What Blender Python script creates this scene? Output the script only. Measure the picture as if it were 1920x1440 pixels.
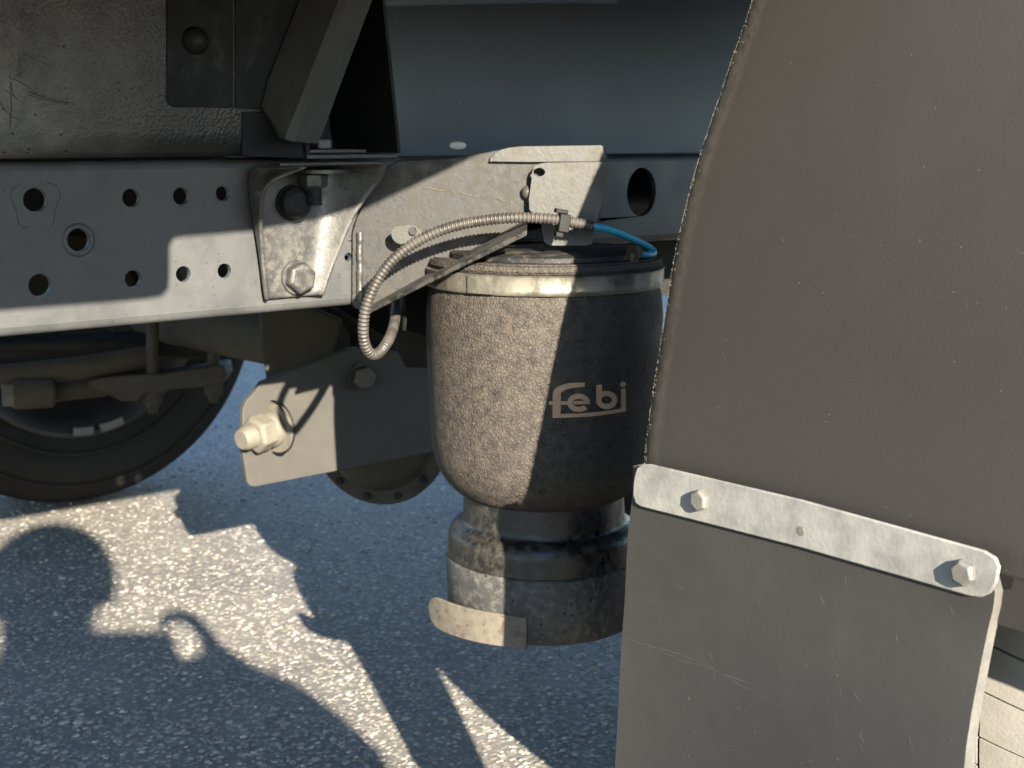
import bpy, bmesh, math, random
from mathutils import Vector, Matrix, Quaternion
from mathutils.geometry import tessellate_polygon
random.seed(7)
for o in list(bpy.data.objects): bpy.data.objects.remove(o)
R = math.radians
SC = bpy.context.scene
COL = SC.collection

# ------------------------------------------------------------------ camera
# x = along the chassis rail (to the truck's front), y = inward across the truck, z = up; metres
CAMH = 0.62
YAW, PITCH, FPX = R(39.0), R(10.5), 2507.0
LOOKH = Vector((math.sin(YAW), math.cos(YAW), 0))
RIGHT = Vector((math.cos(YAW), -math.sin(YAW), 0))
LOOK = LOOKH * math.cos(PITCH) + Vector((0, 0, -math.sin(PITCH)))
UP = LOOKH * math.sin(PITCH) + Vector((0, 0, math.cos(PITCH)))
CAM = Vector((0, 0, CAMH))
cd = bpy.data.cameras.new('camera'); cam = bpy.data.objects.new('camera', cd); COL.objects.link(cam)
cd.sensor_width = 36; cd.lens = 36 * FPX / 1920; cd.clip_start = 0.02; cd.clip_end = 2000
cam.location = CAM
cam.rotation_euler = LOOK.to_track_quat('-Z', 'Y').to_euler()
cd.dof.use_dof = True; cd.dof.focus_distance = 0.86; cd.dof.aperture_fstop = 18
SC.camera = cam

# ------------------------------------------------------------------ sky and sun
TRAVEL = Vector((0.343, 0.943, -0.367)).normalized()       # the way the sunlight travels
w = bpy.data.worlds.new('World'); SC.world = w; w.use_nodes = True
nt = w.node_tree
sky = nt.nodes.new('ShaderNodeTexSky'); sky.sky_type = 'NISHITA'; sky.sun_disc = False
sky.sun_elevation = math.asin(-TRAVEL.z); sky.sun_rotation = math.atan2(-TRAVEL.x, -TRAVEL.y)
sky.ozone_density = 2.6; sky.dust_density = 0.3; sky.air_density = 1.1
wb = nt.nodes.new('ShaderNodeMix'); wb.data_type = 'RGBA'; wb.blend_type = 'MULTIPLY'; wb.inputs[0].default_value = 1
wb.inputs[7].default_value = (0.94, 0.98, 1.055, 1)           # the camera's white balance leans warm: the open sky reads bluer
nt.links.new(sky.outputs[0], wb.inputs[6]); nt.links.new(wb.outputs[2], nt.nodes['Background'].inputs[0])
nt.nodes['Background'].inputs[1].default_value = 0.10
sl = bpy.data.lights.new('sun', 'SUN'); sl.energy = 5.0; sl.angle = R(0.53); sl.color = (1.0, 0.895, 0.73)
so = bpy.data.objects.new('sun', sl); COL.objects.link(so)
so.rotation_euler = TRAVEL.to_track_quat('-Z', 'Y').to_euler(); so.location = (-3, -8, 4)
SC.view_settings.view_transform = 'Standard'; SC.view_settings.look = 'None'
SC.view_settings.gamma = 1; SC.view_settings.use_curve_mapping = False
SC.view_settings.exposure = 2.8
SC.cycles.max_bounces = 5; SC.cycles.diffuse_bounces = 3; SC.cycles.glossy_bounces = 2; SC.cycles.caustics_reflective = False; SC.cycles.caustics_refractive = False

# ------------------------------------------------------------------ helpers: sight lines to points on real planes
def ray(px, py):
    return (LOOK + RIGHT * ((px - 960) / FPX) - UP * ((py - 720) / FPX))
def onplane(px, py, p0, n):
    d = ray(px, py); t = (Vector(p0) - CAM).dot(n) / d.dot(n)
    return CAM + d * t
def onY(px, py, y): return onplane(px, py, (0, y, 0), Vector((0, 1, 0)))
def onX(px, py, x): return onplane(px, py, (x, 0, 0), Vector((1, 0, 0)))
def onZ(px, py, z): return onplane(px, py, (0, 0, z), Vector((0, 0, 1)))
def onV(px, py, a, b):      # vertical plane through two plan points
    d = Vector((b[0] - a[0], b[1] - a[1], 0)); n = Vector((-d.y, d.x, 0))
    return onplane(px, py, (a[0], a[1], 0), n)
def atdepth(px, py, dist):   # horizontal distance along the view heading
    d = ray(px, py); return CAM + d * (dist / d.dot(LOOKH))
def proj(p):
    v = Vector(p) - CAM; z = v.dot(LOOK)
    return (960 + FPX * v.dot(RIGHT) / z, 720 - FPX * v.dot(UP) / z)
def cw(r, l, z): return RIGHT * r + LOOKH * l + Vector((0, 0, z))

# ------------------------------------------------------------------ materials
ALB = {'truck_body': 1, 'skin': 1, 'hair': 1, 'road_stone': 1, 'mudguard_plastic': 0.205, 'flap_rubber': 0.195, 'scuffed_rubber': 0.27, 'painted_rail': 0.44, 'dusty_wing': 0.06, 'dusty_bracket': 0.28, 'grey_conduit': 0.21, 'pale_zinc': 0.115, 'logo_print': 1.0, 'flap_edge': 0.5, 'grey_arm': 0.38, 'galvanised': 0.44, 'dusty_tread': 0.75, 'blue_tube': 0.8, 'black_paint': 0.28, 'textured_black': 0.5, 'cracked_rubber': 0.6, 'dark_underside': 0.35, 'dusty_axle': 0.5, 'dusty_lip': 0.22, 'tyre_rubber': 0.4, 'blue_black_panel': 0.42, 'dusty_brace': 0.42, 'spring_top': 0.4, 'piston_black': 0.3, 'lead_weight': 0.3, 'rim_steel': 0.35, 'black_plastic': 0.4, 'dark_steel': 0.4}
def mat(name, col, rough=0.5, metal=0.0, spec=0.5, var=0.25, vscale=14, dust_tone=None, speck=None, bump=(), rvar=0.12,
        rust=None, stretch=None, coat=0.0, streak=None, grad=None, drough=0.85):
    """col base; var = brightness mottling; dust_tone = (colour, amount 0-1, scale, contrast: dirt, in places painted light); speck = (colour, scale, size);
    bump = list of (kind, scale, strength[, distance]); everything in metres of object space"""
    K = ALB.get(name, 0.57) * 0.76
    sc3 = lambda c: tuple(x * K for x in c)
    col = sc3(col)
    if dust_tone: dust_tone = (sc3(dust_tone[0]), *dust_tone[1:])
    if rust: rust = (sc3(rust[0]), *rust[1:])
    if streak: streak = (sc3(streak[0]), *streak[1:])
    if speck: speck = [(sc3(q[0]), *q[1:]) for q in (speck if isinstance(speck, list) else [speck])]
    m = bpy.data.materials.new(name); m.use_nodes = True
    t = m.node_tree; N = t.nodes; L = t.links
    b = N['Principled BSDF']
    tc = N.new('ShaderNodeTexCoord'); vec = tc.outputs['Object']
    if stretch:
        mp = N.new('ShaderNodeMapping'); mp.inputs['Scale'].default_value = stretch
        L.new(vec, mp.inputs['Vector']); vec = mp.outputs[0]
    def noise(sc, det=3, ro=0.6):
        n = N.new('ShaderNodeTexNoise'); n.inputs['Scale'].default_value = sc
        n.inputs['Detail'].default_value = det; n.inputs['Roughness'].default_value = ro
        L.new(vec, n.inputs['Vector']); return n.outputs['Fac']
    def ramp(src, lo, hi, a=0.0, bb=1.0):
        r = N.new('ShaderNodeMapRange'); r.inputs[1].default_value = lo; r.inputs[2].default_value = hi
        r.inputs[3].default_value = a; r.inputs[4].default_value = bb; L.new(src, r.inputs[0]); return r.outputs[0]
    def mix(fac, a, c):
        x = N.new('ShaderNodeMix'); x.data_type = 'RGBA'
        L.new(fac, x.inputs[0])
        for s, v in ((x.inputs[6], a), (x.inputs[7], c)):
            if hasattr(v, 'is_linked'): L.new(v, s)
            else: s.default_value = (*v, 1)
        return x.outputs[2]
    def tint(c, k): return tuple(min(1, x * k) for x in c)
    cur = mix(ramp(noise(vscale), 0.3, 0.7), tint(col, 1 - var), tint(col, 1 + var))
    cur = mix(ramp(noise(vscale * 9, 3), 0.35, 0.7, 0, 0.5), cur, tint(col, 1 - var * 1.2))
    rsrc = ramp(noise(vscale * 2.3), 0.3, 0.7, max(0.05, rough - rvar), min(1, rough + rvar))
    if streak:
        sm = N.new('ShaderNodeMapping'); sm.inputs['Scale'].default_value = streak[2]; L.new(tc.outputs['Object'], sm.inputs[0])
        sn = N.new('ShaderNodeTexNoise'); sn.inputs['Scale'].default_value = streak[1]; sn.inputs['Detail'].default_value = 5
        L.new(sm.outputs[0], sn.inputs['Vector'])
        cur = mix(ramp(sn.outputs[0], 0.52, 0.72, 0, streak[3]), cur, streak[0])
    if dust_tone:
        dc, amt, dsc, con = dust_tone
        f = ramp(noise(dsc, 5, 0.7), 0.5 + 0.28 * (1 - 2 * amt) - con, 0.5 + 0.28 * (1 - 2 * amt) + con)
        if grad:                                   # dirt and painted light that thin out along one axis: (axis, full at, a third at)
            sx = N.new('ShaderNodeSeparateXYZ'); L.new(tc.outputs['Object'], sx.inputs[0])
            gm = N.new('ShaderNodeMath'); gm.operation = 'MULTIPLY'; L.new(f, gm.inputs[0]); L.new(ramp(sx.outputs[grad[0]], grad[1], grad[2], 1, grad[3] if len(grad) > 3 else 0.22), gm.inputs[1]); f = gm.outputs[0]
        cur = mix(f, cur, dc)
        mx = N.new('ShaderNodeMix'); L.new(f, mx.inputs[0]); L.new(rsrc, mx.inputs[2]); mx.inputs[3].default_value = drough
        rsrc = mx.outputs[0]
    if rust:
        rc, amt, rsc = rust
        f = ramp(noise(rsc, 4, 0.7), 0.72 - 0.3 * amt, 0.80 - 0.3 * amt)
        cur = mix(f, cur, rc)
    if speck:
        for sc_, ssc, ssz in (speck if isinstance(speck, list) else [speck]):
            v = N.new('ShaderNodeTexVoronoi'); v.inputs['Scale'].default_value = ssc; L.new(vec, v.inputs['Vector'])
            f1 = ramp(v.outputs['Distance'], ssz * 0.6, ssz, 1, 0)
            # only some of the cells carry a speck
            sp = N.new('ShaderNodeSeparateColor'); L.new(v.outputs['Color'], sp.inputs[0])
            f2 = ramp(sp.outputs[0], 0.72, 0.78)
            mm = N.new('ShaderNodeMath'); mm.operation = 'MULTIPLY'; L.new(f1, mm.inputs[0]); L.new(f2, mm.inputs[1])
            cur = mix(mm.outputs[0], cur, sc_)
    L.new(cur, b.inputs['Base Color']); L.new(rsrc, b.inputs['Roughness'])
    b.inputs['Metallic'].default_value = metal
    b.inputs['Specular IOR Level'].default_value = spec
    b.inputs['Coat Weight'].default_value = coat
    last = None
    for bp in bump:
        kind, bsc, st = bp[:3]; dist = bp[3] if len(bp) > 3 else 0.001
        if kind == 'noise': h = noise(bsc, 2, 0.5)
        elif kind == 'cells':
            v = N.new('ShaderNodeTexVoronoi'); v.feature = 'DISTANCE_TO_EDGE'; v.inputs['Scale'].default_value = bsc
            wn = N.new('ShaderNodeTexNoise'); wn.inputs['Scale'].default_value = bsc * 0.7; L.new(vec, wn.inputs['Vector'])
            va = N.new('ShaderNodeVectorMath'); va.operation = 'MULTIPLY_ADD'
            L.new(wn.outputs['Color'], va.inputs[0]); va.inputs[1].default_value = (0.9 / bsc,) * 3; L.new(vec, va.inputs[2])
            L.new(va.outputs[0], v.inputs['Vector']); h = ramp(v.outputs['Distance'], 0, 0.16)
        elif kind == 'peb':
            v = N.new('ShaderNodeTexVoronoi'); v.feature = 'SMOOTH_F1'; v.inputs['Scale'].default_value = bsc
            L.new(vec, v.inputs['Vector']); h = ramp(v.outputs['Distance'], 0, 0.7, 1, 0)
        bn = N.new('ShaderNodeBump'); bn.inputs['Strength'].default_value = st; bn.inputs['Distance'].default_value = dist
        L.new(h, bn.inputs['Height'])
        if last: L.new(last, bn.inputs['Normal'])
        last = bn.outputs[0]
    if last: L.new(last, b.inputs['Normal'])
    return m

DUST = (0.26, 0.24, 0.2)
M = {}
M['rail'] = mat('painted_rail', (0.04, 0.044, 0.052), 0.42, var=0.2, vscale=9, spec=0.35, dust_tone=((0.128, 0.131, 0.13), 0.78, 26, 0.3), grad=(0, 0.66, 0.84, 0.0), drough=0.6,  # dust fades to near-black on the right: deep shade painted into the colour
                speck=[((0.06, 0.06, 0.06), 200, 0.2), ((0.24, 0.23, 0.2), 300, 0.12)], bump=[('noise', 500, 0.12), ('noise', 60, 0.1)])
M['bracket'] = mat('dusty_bracket', (0.12, 0.12, 0.115), 0.45, var=0.25, vscale=20, dust_tone=(DUST, 0.34, 110, 0.14),
                   speck=((0.34, 0.3, 0.22), 330, 0.25), bump=[('noise', 420, 0.2)])
M['wing'] = mat('dusty_wing', (0.075, 0.076, 0.073), 0.55, var=0.3, vscale=40, dust_tone=((0.42, 0.38, 0.31), 0.47, 120, 0.05),
                speck=((0.4, 0.34, 0.24), 300, 0.28), bump=[('noise', 380, 0.12)], streak=((0.22, 0.2, 0.16), 60, (1, 1, 0.25), 0.6))
M['wing_pale'] = mat('pale_zinc', (0.26, 0.265, 0.24), 0.5, metal=0.0, var=0.2, vscale=22, dust_tone=((0.36, 0.3, 0.2), 0.28, 40, 0.12),
                     speck=((0.12, 0.1, 0.07), 260, 0.2), bump=[('noise', 350, 0.15)], streak=((0.2, 0.19, 0.11), 50, (1, 1, .4), .6))
M['black'] = mat('black_paint', (0.03, 0.034, 0.042), 0.5, spec=0.1, var=0.2, dust_tone=((0.06, 0.062, 0.064), 0.3, 120, 0.25),
                 speck=((0.16, 0.15, 0.12), 240, 0.16), bump=[('noise', 420, 0.12)])
M['tank'] = mat('textured_black', (0.035, 0.037, 0.04), 0.38, spec=0.2, var=0.2, rvar=0.05, dust_tone=((0.4, 0.39, 0.365), 0.5, 30, 0.3), grad=(0, 0.29, 0.41, 0.0), drough=0.42,  # pale left end is the box's sheen put in as colour
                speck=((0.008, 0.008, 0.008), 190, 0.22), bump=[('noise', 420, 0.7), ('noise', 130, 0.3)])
M['panel'] = mat('blue_black_panel', (0.043, 0.064, 0.103), 0.4, spec=0.3, var=0.08, vscale=6, rvar=0.03,
                 speck=((0.22, 0.21, 0.18), 150, 0.12), bump=[('noise', 260, 0.07)])
M['brace'] = mat('dusty_brace', (0.075, 0.078, 0.076), 0.6, spec=0.25, var=0.25, dust_tone=((0.13, 0.128, 0.115), 0.4, 120, 0.2), bump=[('noise', 400, 0.2)])
M['steel'] = mat('zinc_steel', (0.36, 0.35, 0.31), 0.42, metal=0.55, var=0.2, vscale=60, dust_tone=(DUST, 0.3, 90, 0.15), bump=[('noise', 500, 0.15)])
M['darksteel'] = mat('dark_steel', (0.07, 0.072, 0.075), 0.42, metal=0.3, var=0.25, vscale=50, dust_tone=((0.14, 0.13, 0.105), 0.3, 80, 0.15), bump=[('noise', 500, 0.15)])
M['plastic_cap'] = mat('black_plastic', (0.018, 0.018, 0.02), 0.6, spec=0.18, var=0.2, dust_tone=((0.06, 0.055, 0.045), 0.2, 80, 0.15))
M['rubber_bellows'] = mat('cracked_rubber', (0.016, 0.016, 0.018), 0.5, var=0.25, vscale=20, dust_tone=((0.145, 0.124, 0.102), 0.5, 140, 0.3), grad=(0, 0.65, 0.80, 0.1),  # dust thins rightwards, which also paints the shaded side darker
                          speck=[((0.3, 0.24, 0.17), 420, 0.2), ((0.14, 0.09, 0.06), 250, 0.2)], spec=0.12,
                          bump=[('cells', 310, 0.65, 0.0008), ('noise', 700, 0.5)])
M['ring'] = mat('yellow_zinc_band', (0.36, 0.34, 0.275), 0.36, metal=0.75, var=0.18, vscale=30, dust_tone=((0.34, 0.31, 0.25), 0.34, 60, 0.15), bump=[('noise', 300, 0.12)])
M['cap'] = mat('spring_top', (0.03, 0.031, 0.034), 0.5, spec=0.25, var=0.25, dust_tone=((0.2, 0.17, 0.12), 0.26, 50, 0.1), bump=[('noise', 400, 0.25)])
M['piston'] = mat('piston_black', (0.024, 0.023, 0.024), 0.36, spec=0.3, var=0.3, dust_tone=((0.16, 0.14, 0.11), 0.3, 150, 0.18),
                  bump=[('noise', 300, 0.2)])
M['base'] = mat('piston_base', (0.07, 0.07, 0.068), 0.6, spec=0.25, var=0.3, vscale=40, dust_tone=((0.2, 0.185, 0.155), 0.3, 150, 0.14),
                speck=((0.02, 0.018, 0.016), 200, 0.3), bump=[('noise', 300, 0.35)], rust=((0.17, 0.10, 0.05), 0.12, 30))
M['basetab'] = mat('rusty_tab', (0.13, 0.115, 0.09), 0.7, var=0.3, vscale=60, dust_tone=((0.19, 0.16, 0.12), 0.5, 120, 0.2), rust=((0.10, 0.06, 0.033), 0.55, 110), bump=[('noise', 300, 0.3)])
M['arm'] = mat('grey_arm', (0.115, 0.112, 0.104), 0.6, spec=0.25, var=0.1, vscale=16, dust_tone=((0.15, 0.14, 0.115), 0.45, 16, 0.25), bump=[('noise', 450, 0.1)])
M['armbolt'] = mat('dusty_bolt', (0.19, 0.17, 0.135), 0.7, var=0.2, vscale=60, rust=((0.2, 0.11, 0.05), 0.2, 90), bump=[('noise', 300, 0.3)])
M['rustbolt'] = mat('rusty_bolt', (0.10, 0.088, 0.07), 0.6, var=0.25, vscale=80, rust=((0.16, 0.07, 0.025), 0.6, 110), bump=[('noise', 400, 0.3)])
M['under'] = mat('dusty_axle', (0.085, 0.075, 0.062), 0.7, var=0.3, vscale=16, dust_tone=((0.13, 0.115, 0.09), 0.45, 22, 0.2), bump=[('noise', 200, 0.3)], spec=0.12)
M['under_dark'] = mat('dark_underside', (0.035, 0.034, 0.033), 0.65, var=0.3, dust_tone=((0.08, 0.072, 0.06), 0.35, 20, 0.2), bump=[('noise', 200, 0.2)], spec=0.12)
M['tyre'] = mat('tyre_rubber', (0.03, 0.028, 0.027), 0.7, var=0.2, dust_tone=((0.05, 0.046, 0.04), 0.4, 10, 0.25), bump=[('noise', 200, 0.2)], spec=0.12)
M['tread'] = mat('dusty_tread', (0.2, 0.19, 0.168), 0.85, var=0.14, vscale=30, dust_tone=((0.25, 0.238, 0.21), 0.4, 40, 0.2), bump=[('noise', 500, 0.2)])
M['groove'] = mat('tread_groove', (0.02, 0.018, 0.016), 0.9)
M['rim'] = mat('rim_steel', (0.06, 0.065, 0.075), 0.5, metal=0.2, var=0.2, dust_tone=((0.1, 0.095, 0.085), 0.3, 20, 0.2))
M['weight'] = mat('lead_weight', (0.33, 0.33, 0.32), 0.5, metal=0.4)
M['guard'] = mat('mudguard_plastic', (0.119, 0.109, 0.103), 0.5, var=0.04, vscale=5, rvar=0.02, dust_tone=((0.42, 0.36, 0.27), 0.42, 200, 0.22), grad=(1, 0.567, 0.551, 0.0),
                 speck=[((0.5, 0.47, 0.41), 150, 0.06), ((0.4, 0.36, 0.3), 75, 0.035), ((0.16, 0.152, 0.142), 300, 0.16)], streak=((0.165, 0.15, 0.13), 5, (1, 1, 0.4), 0.5), bump=[('noise', 700, 0.1)], spec=0.3)
M['guardlip'] = mat('dusty_lip', (0.3, 0.26, 0.19), 0.9, var=0.4, vscale=120, bump=[('noise', 500, 0.8)])
M['flap'] = mat('flap_rubber', (0.119, 0.11, 0.105), 0.48, var=0.08, rvar=0.04, vscale=6, dust_tone=((0.135, 0.131, 0.125), 0.36, 9, 0.3),
                speck=[((0.6, 0.56, 0.48), 130, 0.05), ((0.03, 0.025, 0.02), 170, 0.06), ((0.2, 0.19, 0.17), 260, 0.12)], bump=[('noise', 600, 0.1), ('noise', 14, 0.3, 0.004), ('noise', 45, 0.12, 0.002)], spec=0.35,
                streak=((0.135, 0.128, 0.115), 7, (1, 1, 3), 0.5))
M['scuff'] = mat('scuffed_rubber', (0.14, 0.136, 0.13), 0.6, var=0.3, vscale=120)
M['flapedge'] = mat('flap_edge', (0.2, 0.19, 0.17), 0.45, var=0.25, vscale=40, bump=[('noise', 300, 0.3)])
M['galv'] = mat('galvanised', (0.44, 0.44, 0.42), 0.5, metal=0.25, var=0.22, vscale=40, dust_tone=((0.58, 0.57, 0.53), 0.45, 60, 0.2),
                speck=((0.25, 0.23, 0.19), 130, 0.2), rust=((0.36, 0.29, 0.19), 0.16, 16), bump=[('noise', 350, 0.15)])
M['hose'] = mat('grey_conduit', (0.135, 0.115, 0.097), 0.5, var=0.2, vscale=30, dust_tone=((0.19, 0.17, 0.135), 0.35, 60, 0.15))
M['blue'] = mat('blue_tube', (0.03, 0.32, 0.44), 0.35, var=0.12, vscale=60, dust_tone=((0.05, 0.2, 0.33), 0.2, 80, 0.2))
M['brass'] = mat('dusty_brass', (0.16, 0.125, 0.07), 0.5, metal=0.4, var=0.3, vscale=120)
M['logo'] = mat('logo_print', (0.4, 0.27, 0.17), 0.8, var=0.16, vscale=70, spec=0.1, rust=((0.16, 0.12, 0.085), 0.26, 260), bump=[('cells', 300, 0.4, 0.0006)])
M['white'] = mat('white_disc', (0.7, 0.69, 0.64), 0.5)
M['weld'] = mat('weld_bead', (0.13, 0.125, 0.115), 0.4, metal=0.5, var=0.3, vscale=90, bump=[('noise', 220, 0.5)])
M['body'] = mat('truck_body', (0.06, 0.061, 0.064), 0.5, var=0.05)
M['skin'] = mat('skin', (0.42, 0.24, 0.17), 0.5); M['cloth'] = mat('dark_clothes', (0.05, 0.055, 0.07), 0.9); M['hair'] = mat('hair', (0.03, 0.022, 0.018), 0.7)
M['phone'] = mat('phone_black', (0.02, 0.02, 0.022), 0.25)

# ------------------------------------------------------------------ mesh helpers
ROOT_LOC = Vector((0.86, 1.4, 0))
def empty(name, loc):
    o = bpy.data.objects.new(name, None); o.location = loc; o.empty_display_size = 0.1; COL.objects.link(o); return o
truck = empty('truck', ROOT_LOC)
truck['label'] = 'dark dusty chassis truck with rear air spring, perforated frame rail and black mudguard'
truck['category'] = 'truck'
def link(name, me, material, parent=truck, label=None, smooth=35, bevel=0, seg=2):
    o = bpy.data.objects.new(name, me); COL.objects.link(o)
    if material is not None: me.materials.append(M[material] if isinstance(material, str) else material)
    if parent is not None:
        o.parent = parent
        if parent.type == 'EMPTY': o.matrix_parent_inverse = Matrix.Translation(-parent.location)
    if label: o['label'] = label
    if smooth:
        me.polygons.foreach_set('use_smooth', [True] * len(me.polygons)); me.set_sharp_from_angle(angle=R(smooth))
    if bevel:
        b = o.modifiers.new('bevel', 'BEVEL'); b.width = bevel; b.segments = seg; b.limit_method = 'ANGLE'; b.angle_limit = R(40)
        b.harden_normals = False
    return o
def part(name, loc, parent=truck, label=None):
    """an assembly that has sub-parts: an empty under the truck"""
    o = bpy.data.objects.new(name, None); COL.objects.link(o); o.parent = parent; o.empty_display_size = 0.03
    o.matrix_parent_inverse = Matrix.Translation(-ROOT_LOC); o.location = loc
    if label: o['label'] = label
    return o
def mesh(name, verts, faces):
    me = bpy.data.meshes.new(name); me.from_pydata([tuple(v) for v in verts], [], faces); me.update(); return me
def recalc(me):
    bm = bmesh.new(); bm.from_mesh(me); bmesh.ops.remove_doubles(bm, verts=bm.verts, dist=1e-6)
    bmesh.ops.recalc_face_normals(bm, faces=bm.faces); bm.to_mesh(me); bm.free(); return me
def plate(name, outer, holes, thick, material, **kw):
    """flat plate: outline + hole loops (3-D points on one plane), thickness as a vector"""
    loops = [outer] + list(holes)
    th = Vector(thick)
    tris = tessellate_polygon(loops)
    flat = [v for l in loops for v in l]; n = len(flat)
    faces = [tuple(t) for t in tris] + [tuple(i + n for i in reversed(t)) for t in tris]
    k = 0
    for l in loops:
        c = len(l)
        for i in range(c):
            a, b_ = k + i, k + (i + 1) % c
            faces.append((a, b_, b_ + n, a + n))
        k += c
    me = mesh(name, flat + [v + th for v in flat], faces); recalc(me)
    return link(name, me, material, **kw)
def circle(c, u, v, r, n=28, ry=None):
    ry = ry or r
    return [Vector(c) + u * (r * math.cos(2 * math.pi * i / n)) + v * (ry * math.sin(2 * math.pi * i / n)) for i in range(n)]
def smooth_loop(pts, n=4):
    """closed Catmull-Rom through 3-D or 2-D points"""
    out = []; c = len(pts)
    for i in range(c):
        p0, p1, p2, p3 = (Vector(pts[(i + k - 1) % c]) for k in range(4))
        for j in range(n):
            t = j / n
            out.append(0.5 * ((2 * p1) + (p2 - p0) * t + (2 * p0 - 5 * p1 + 4 * p2 - p3) * t * t + (3 * p1 - p0 - 3 * p2 + p3) * t ** 3))
    return out
def smooth_path(pts, n=8):
    out = []; c = len(pts)
    for i in range(c - 1):
        p0 = Vector(pts[max(i - 1, 0)]); p1 = Vector(pts[i]); p2 = Vector(pts[i + 1]); p3 = Vector(pts[min(i + 2, c - 1)])
        for j in range(n):
            t = j / n
            out.append(0.5 * ((2 * p1) + (p2 - p0) * t + (2 * p0 - 5 * p1 + 4 * p2 - p3) * t * t + (3 * p1 - p0 - 3 * p2 + p3) * t ** 3))
    out.append(Vector(pts[-1])); return out
def tube_mesh(name, pts, rad, n=14, caps=True):
    pts = [Vector(p) for p in pts]
    verts, faces = [], []
    t0 = (pts[1] - pts[0]).normalized(); nrm = t0.orthogonal().normalized()
    for i, p in enumerate(pts):
        t = (pts[min(i + 1, len(pts) - 1)] - pts[max(i - 1, 0)]).normalized()
        nrm = (nrm - t * nrm.dot(t)).normalized(); bi = t.cross(nrm)
        r = rad(i) if callable(rad) else rad
        for k in range(n):
            a = 2 * math.pi * k / n; verts.append(p + nrm * (r * math.cos(a)) + bi * (r * math.sin(a)))
    for i in range(len(pts) - 1):
        for k in range(n):
            a = i * n + k; b_ = i * n + (k + 1) % n; faces.append((a, b_, b_ + n, a + n))
    if caps: faces += [tuple(range(n - 1, -1, -1)), tuple(range((len(pts) - 1) * n, len(pts) * n))]
    me = mesh(name, verts, faces); return recalc(me)
def lathe_mesh(name, prof, origin, axis=Vector((0, 0, 1)), n=72, closed=False, ang=(0, 2 * math.pi), jitter=None):
    """profile of (radius, height) turned about an axis"""
    axis = Vector(axis).normalized(); u = axis.orthogonal().normalized()
    if abs(axis.z) > 0.9: u = Vector((1, 0, 0))
    v = axis.cross(u); verts, faces = [], []; full = abs(ang[1] - ang[0] - 2 * math.pi) < 1e-6
    m = n if full else n + 1
    for i in range(m):
        a = ang[0] + (ang[1] - ang[0]) * i / n
        for j, (r, h) in enumerate(prof):
            rr = r + (jitter(a, j, r, h) if jitter else 0)
            verts.append(Vector(origin) + axis * h + (u * math.cos(a) + v * math.sin(a)) * rr)
    p = len(prof)
    for i in range(n):
        i2 = (i + 1) % m
        for j in range(p - 1 if not closed else p):
            j2 = (j + 1) % p
            faces.append((i * p + j, i2 * p + j, i2 * p + j2, i * p + j2))
    me = mesh(name, verts, faces); return recalc(me)
def box_mesh(name, c, ux, uy, uz):
    """box from centre and three half-extent vectors"""
    c = Vector(c); vs = [c + Vector(ux) * a + Vector(uy) * b_ + Vector(uz) * d for a in (-1, 1) for b_ in (-1, 1) for d in (-1, 1)]
    f = [(0, 1, 3, 2), (4, 6, 7, 5), (0, 4, 5, 1), (2, 3, 7, 6), (0, 2, 6, 4), (1, 5, 7, 3)]
    return recalc(mesh(name, vs, f))
def abox(name, x0, x1, y0, y1, z0, z1, material, **kw):
    return link(name, box_mesh(name, ((x0 + x1) / 2, (y0 + y1) / 2, (z0 + z1) / 2), ((x1 - x0) / 2, 0, 0), (0, (y1 - y0) / 2, 0), (0, 0, (z1 - z0) / 2)), material, **kw)
def prism_mesh(name, c, axis, r, h, n=6, phase=0.0, top=0.0):
    """n-sided prism standing on c along axis, top edge chamfered"""
    axis = Vector(axis).normalized(); u = axis.orthogonal().normalized(); v = axis.cross(u); vs = []; fs = []
    rings = [(r, 0), (r, h - top), (r - top * 1.2, h)] if top else [(r, 0), (r, h)]
    for rr, hh in rings:
        for i in range(n):
            a = phase + 2 * math.pi * i / n
            vs.append(Vector(c) + axis * hh + (u * math.cos(a) + v * math.sin(a)) * rr)
    for k in range(len(rings) - 1):
        for i in range(n): fs.append((k * n + i, k * n + (i + 1) % n, (k + 1) * n + (i + 1) % n, (k + 1) * n + i))
    fs += [tuple(range(n - 1, -1, -1)), tuple(range((len(rings) - 1) * n, len(rings) * n))]
    return recalc(mesh(name, vs, fs))
def join(name, ms):
    bm = bmesh.new()
    for m_ in ms:
        bm.from_mesh(m_); bpy.data.meshes.remove(m_)
    me = bpy.data.meshes.new(name); bm.to_mesh(me); bm.free(); return me
def hexbolt(c, axis, r, h, material, parent, washer=0.0, phase=0.3, wmat=None, round_cap=False, name='bolt', label=None):
    axis = Vector(axis).normalized(); c = Vector(c)
    wt = r * 0.22 if washer else 0
    head = prism_mesh('bolt', c + axis * wt, axis, r, h, 6 if not round_cap else 20, phase, top=r * (0.14 if not round_cap else 0.3))
    o = link(name, head, material, parent, smooth=30, bevel=r * 0.06, label=label)
    if washer:
        if parent is truck:
            link('washer', lathe_mesh('washer', [(0.0, 0), (washer, 0), (washer, wt * 0.8), (washer * 0.96, wt), (0, wt)], c, axis, 32), wmat or material, o)
        else:
            link('washer', lathe_mesh('washer', [(0.0, 0), (washer, 0), (washer, wt * 0.8), (washer * 0.96, wt), (0, wt)], c, axis, 32), wmat or material, parent)
    return o
SPLIT = []
YN = Vector((0, -1, 0)); XU = Vector((1, 0, 0)); ZU = Vector((0, 0, 1))

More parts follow.
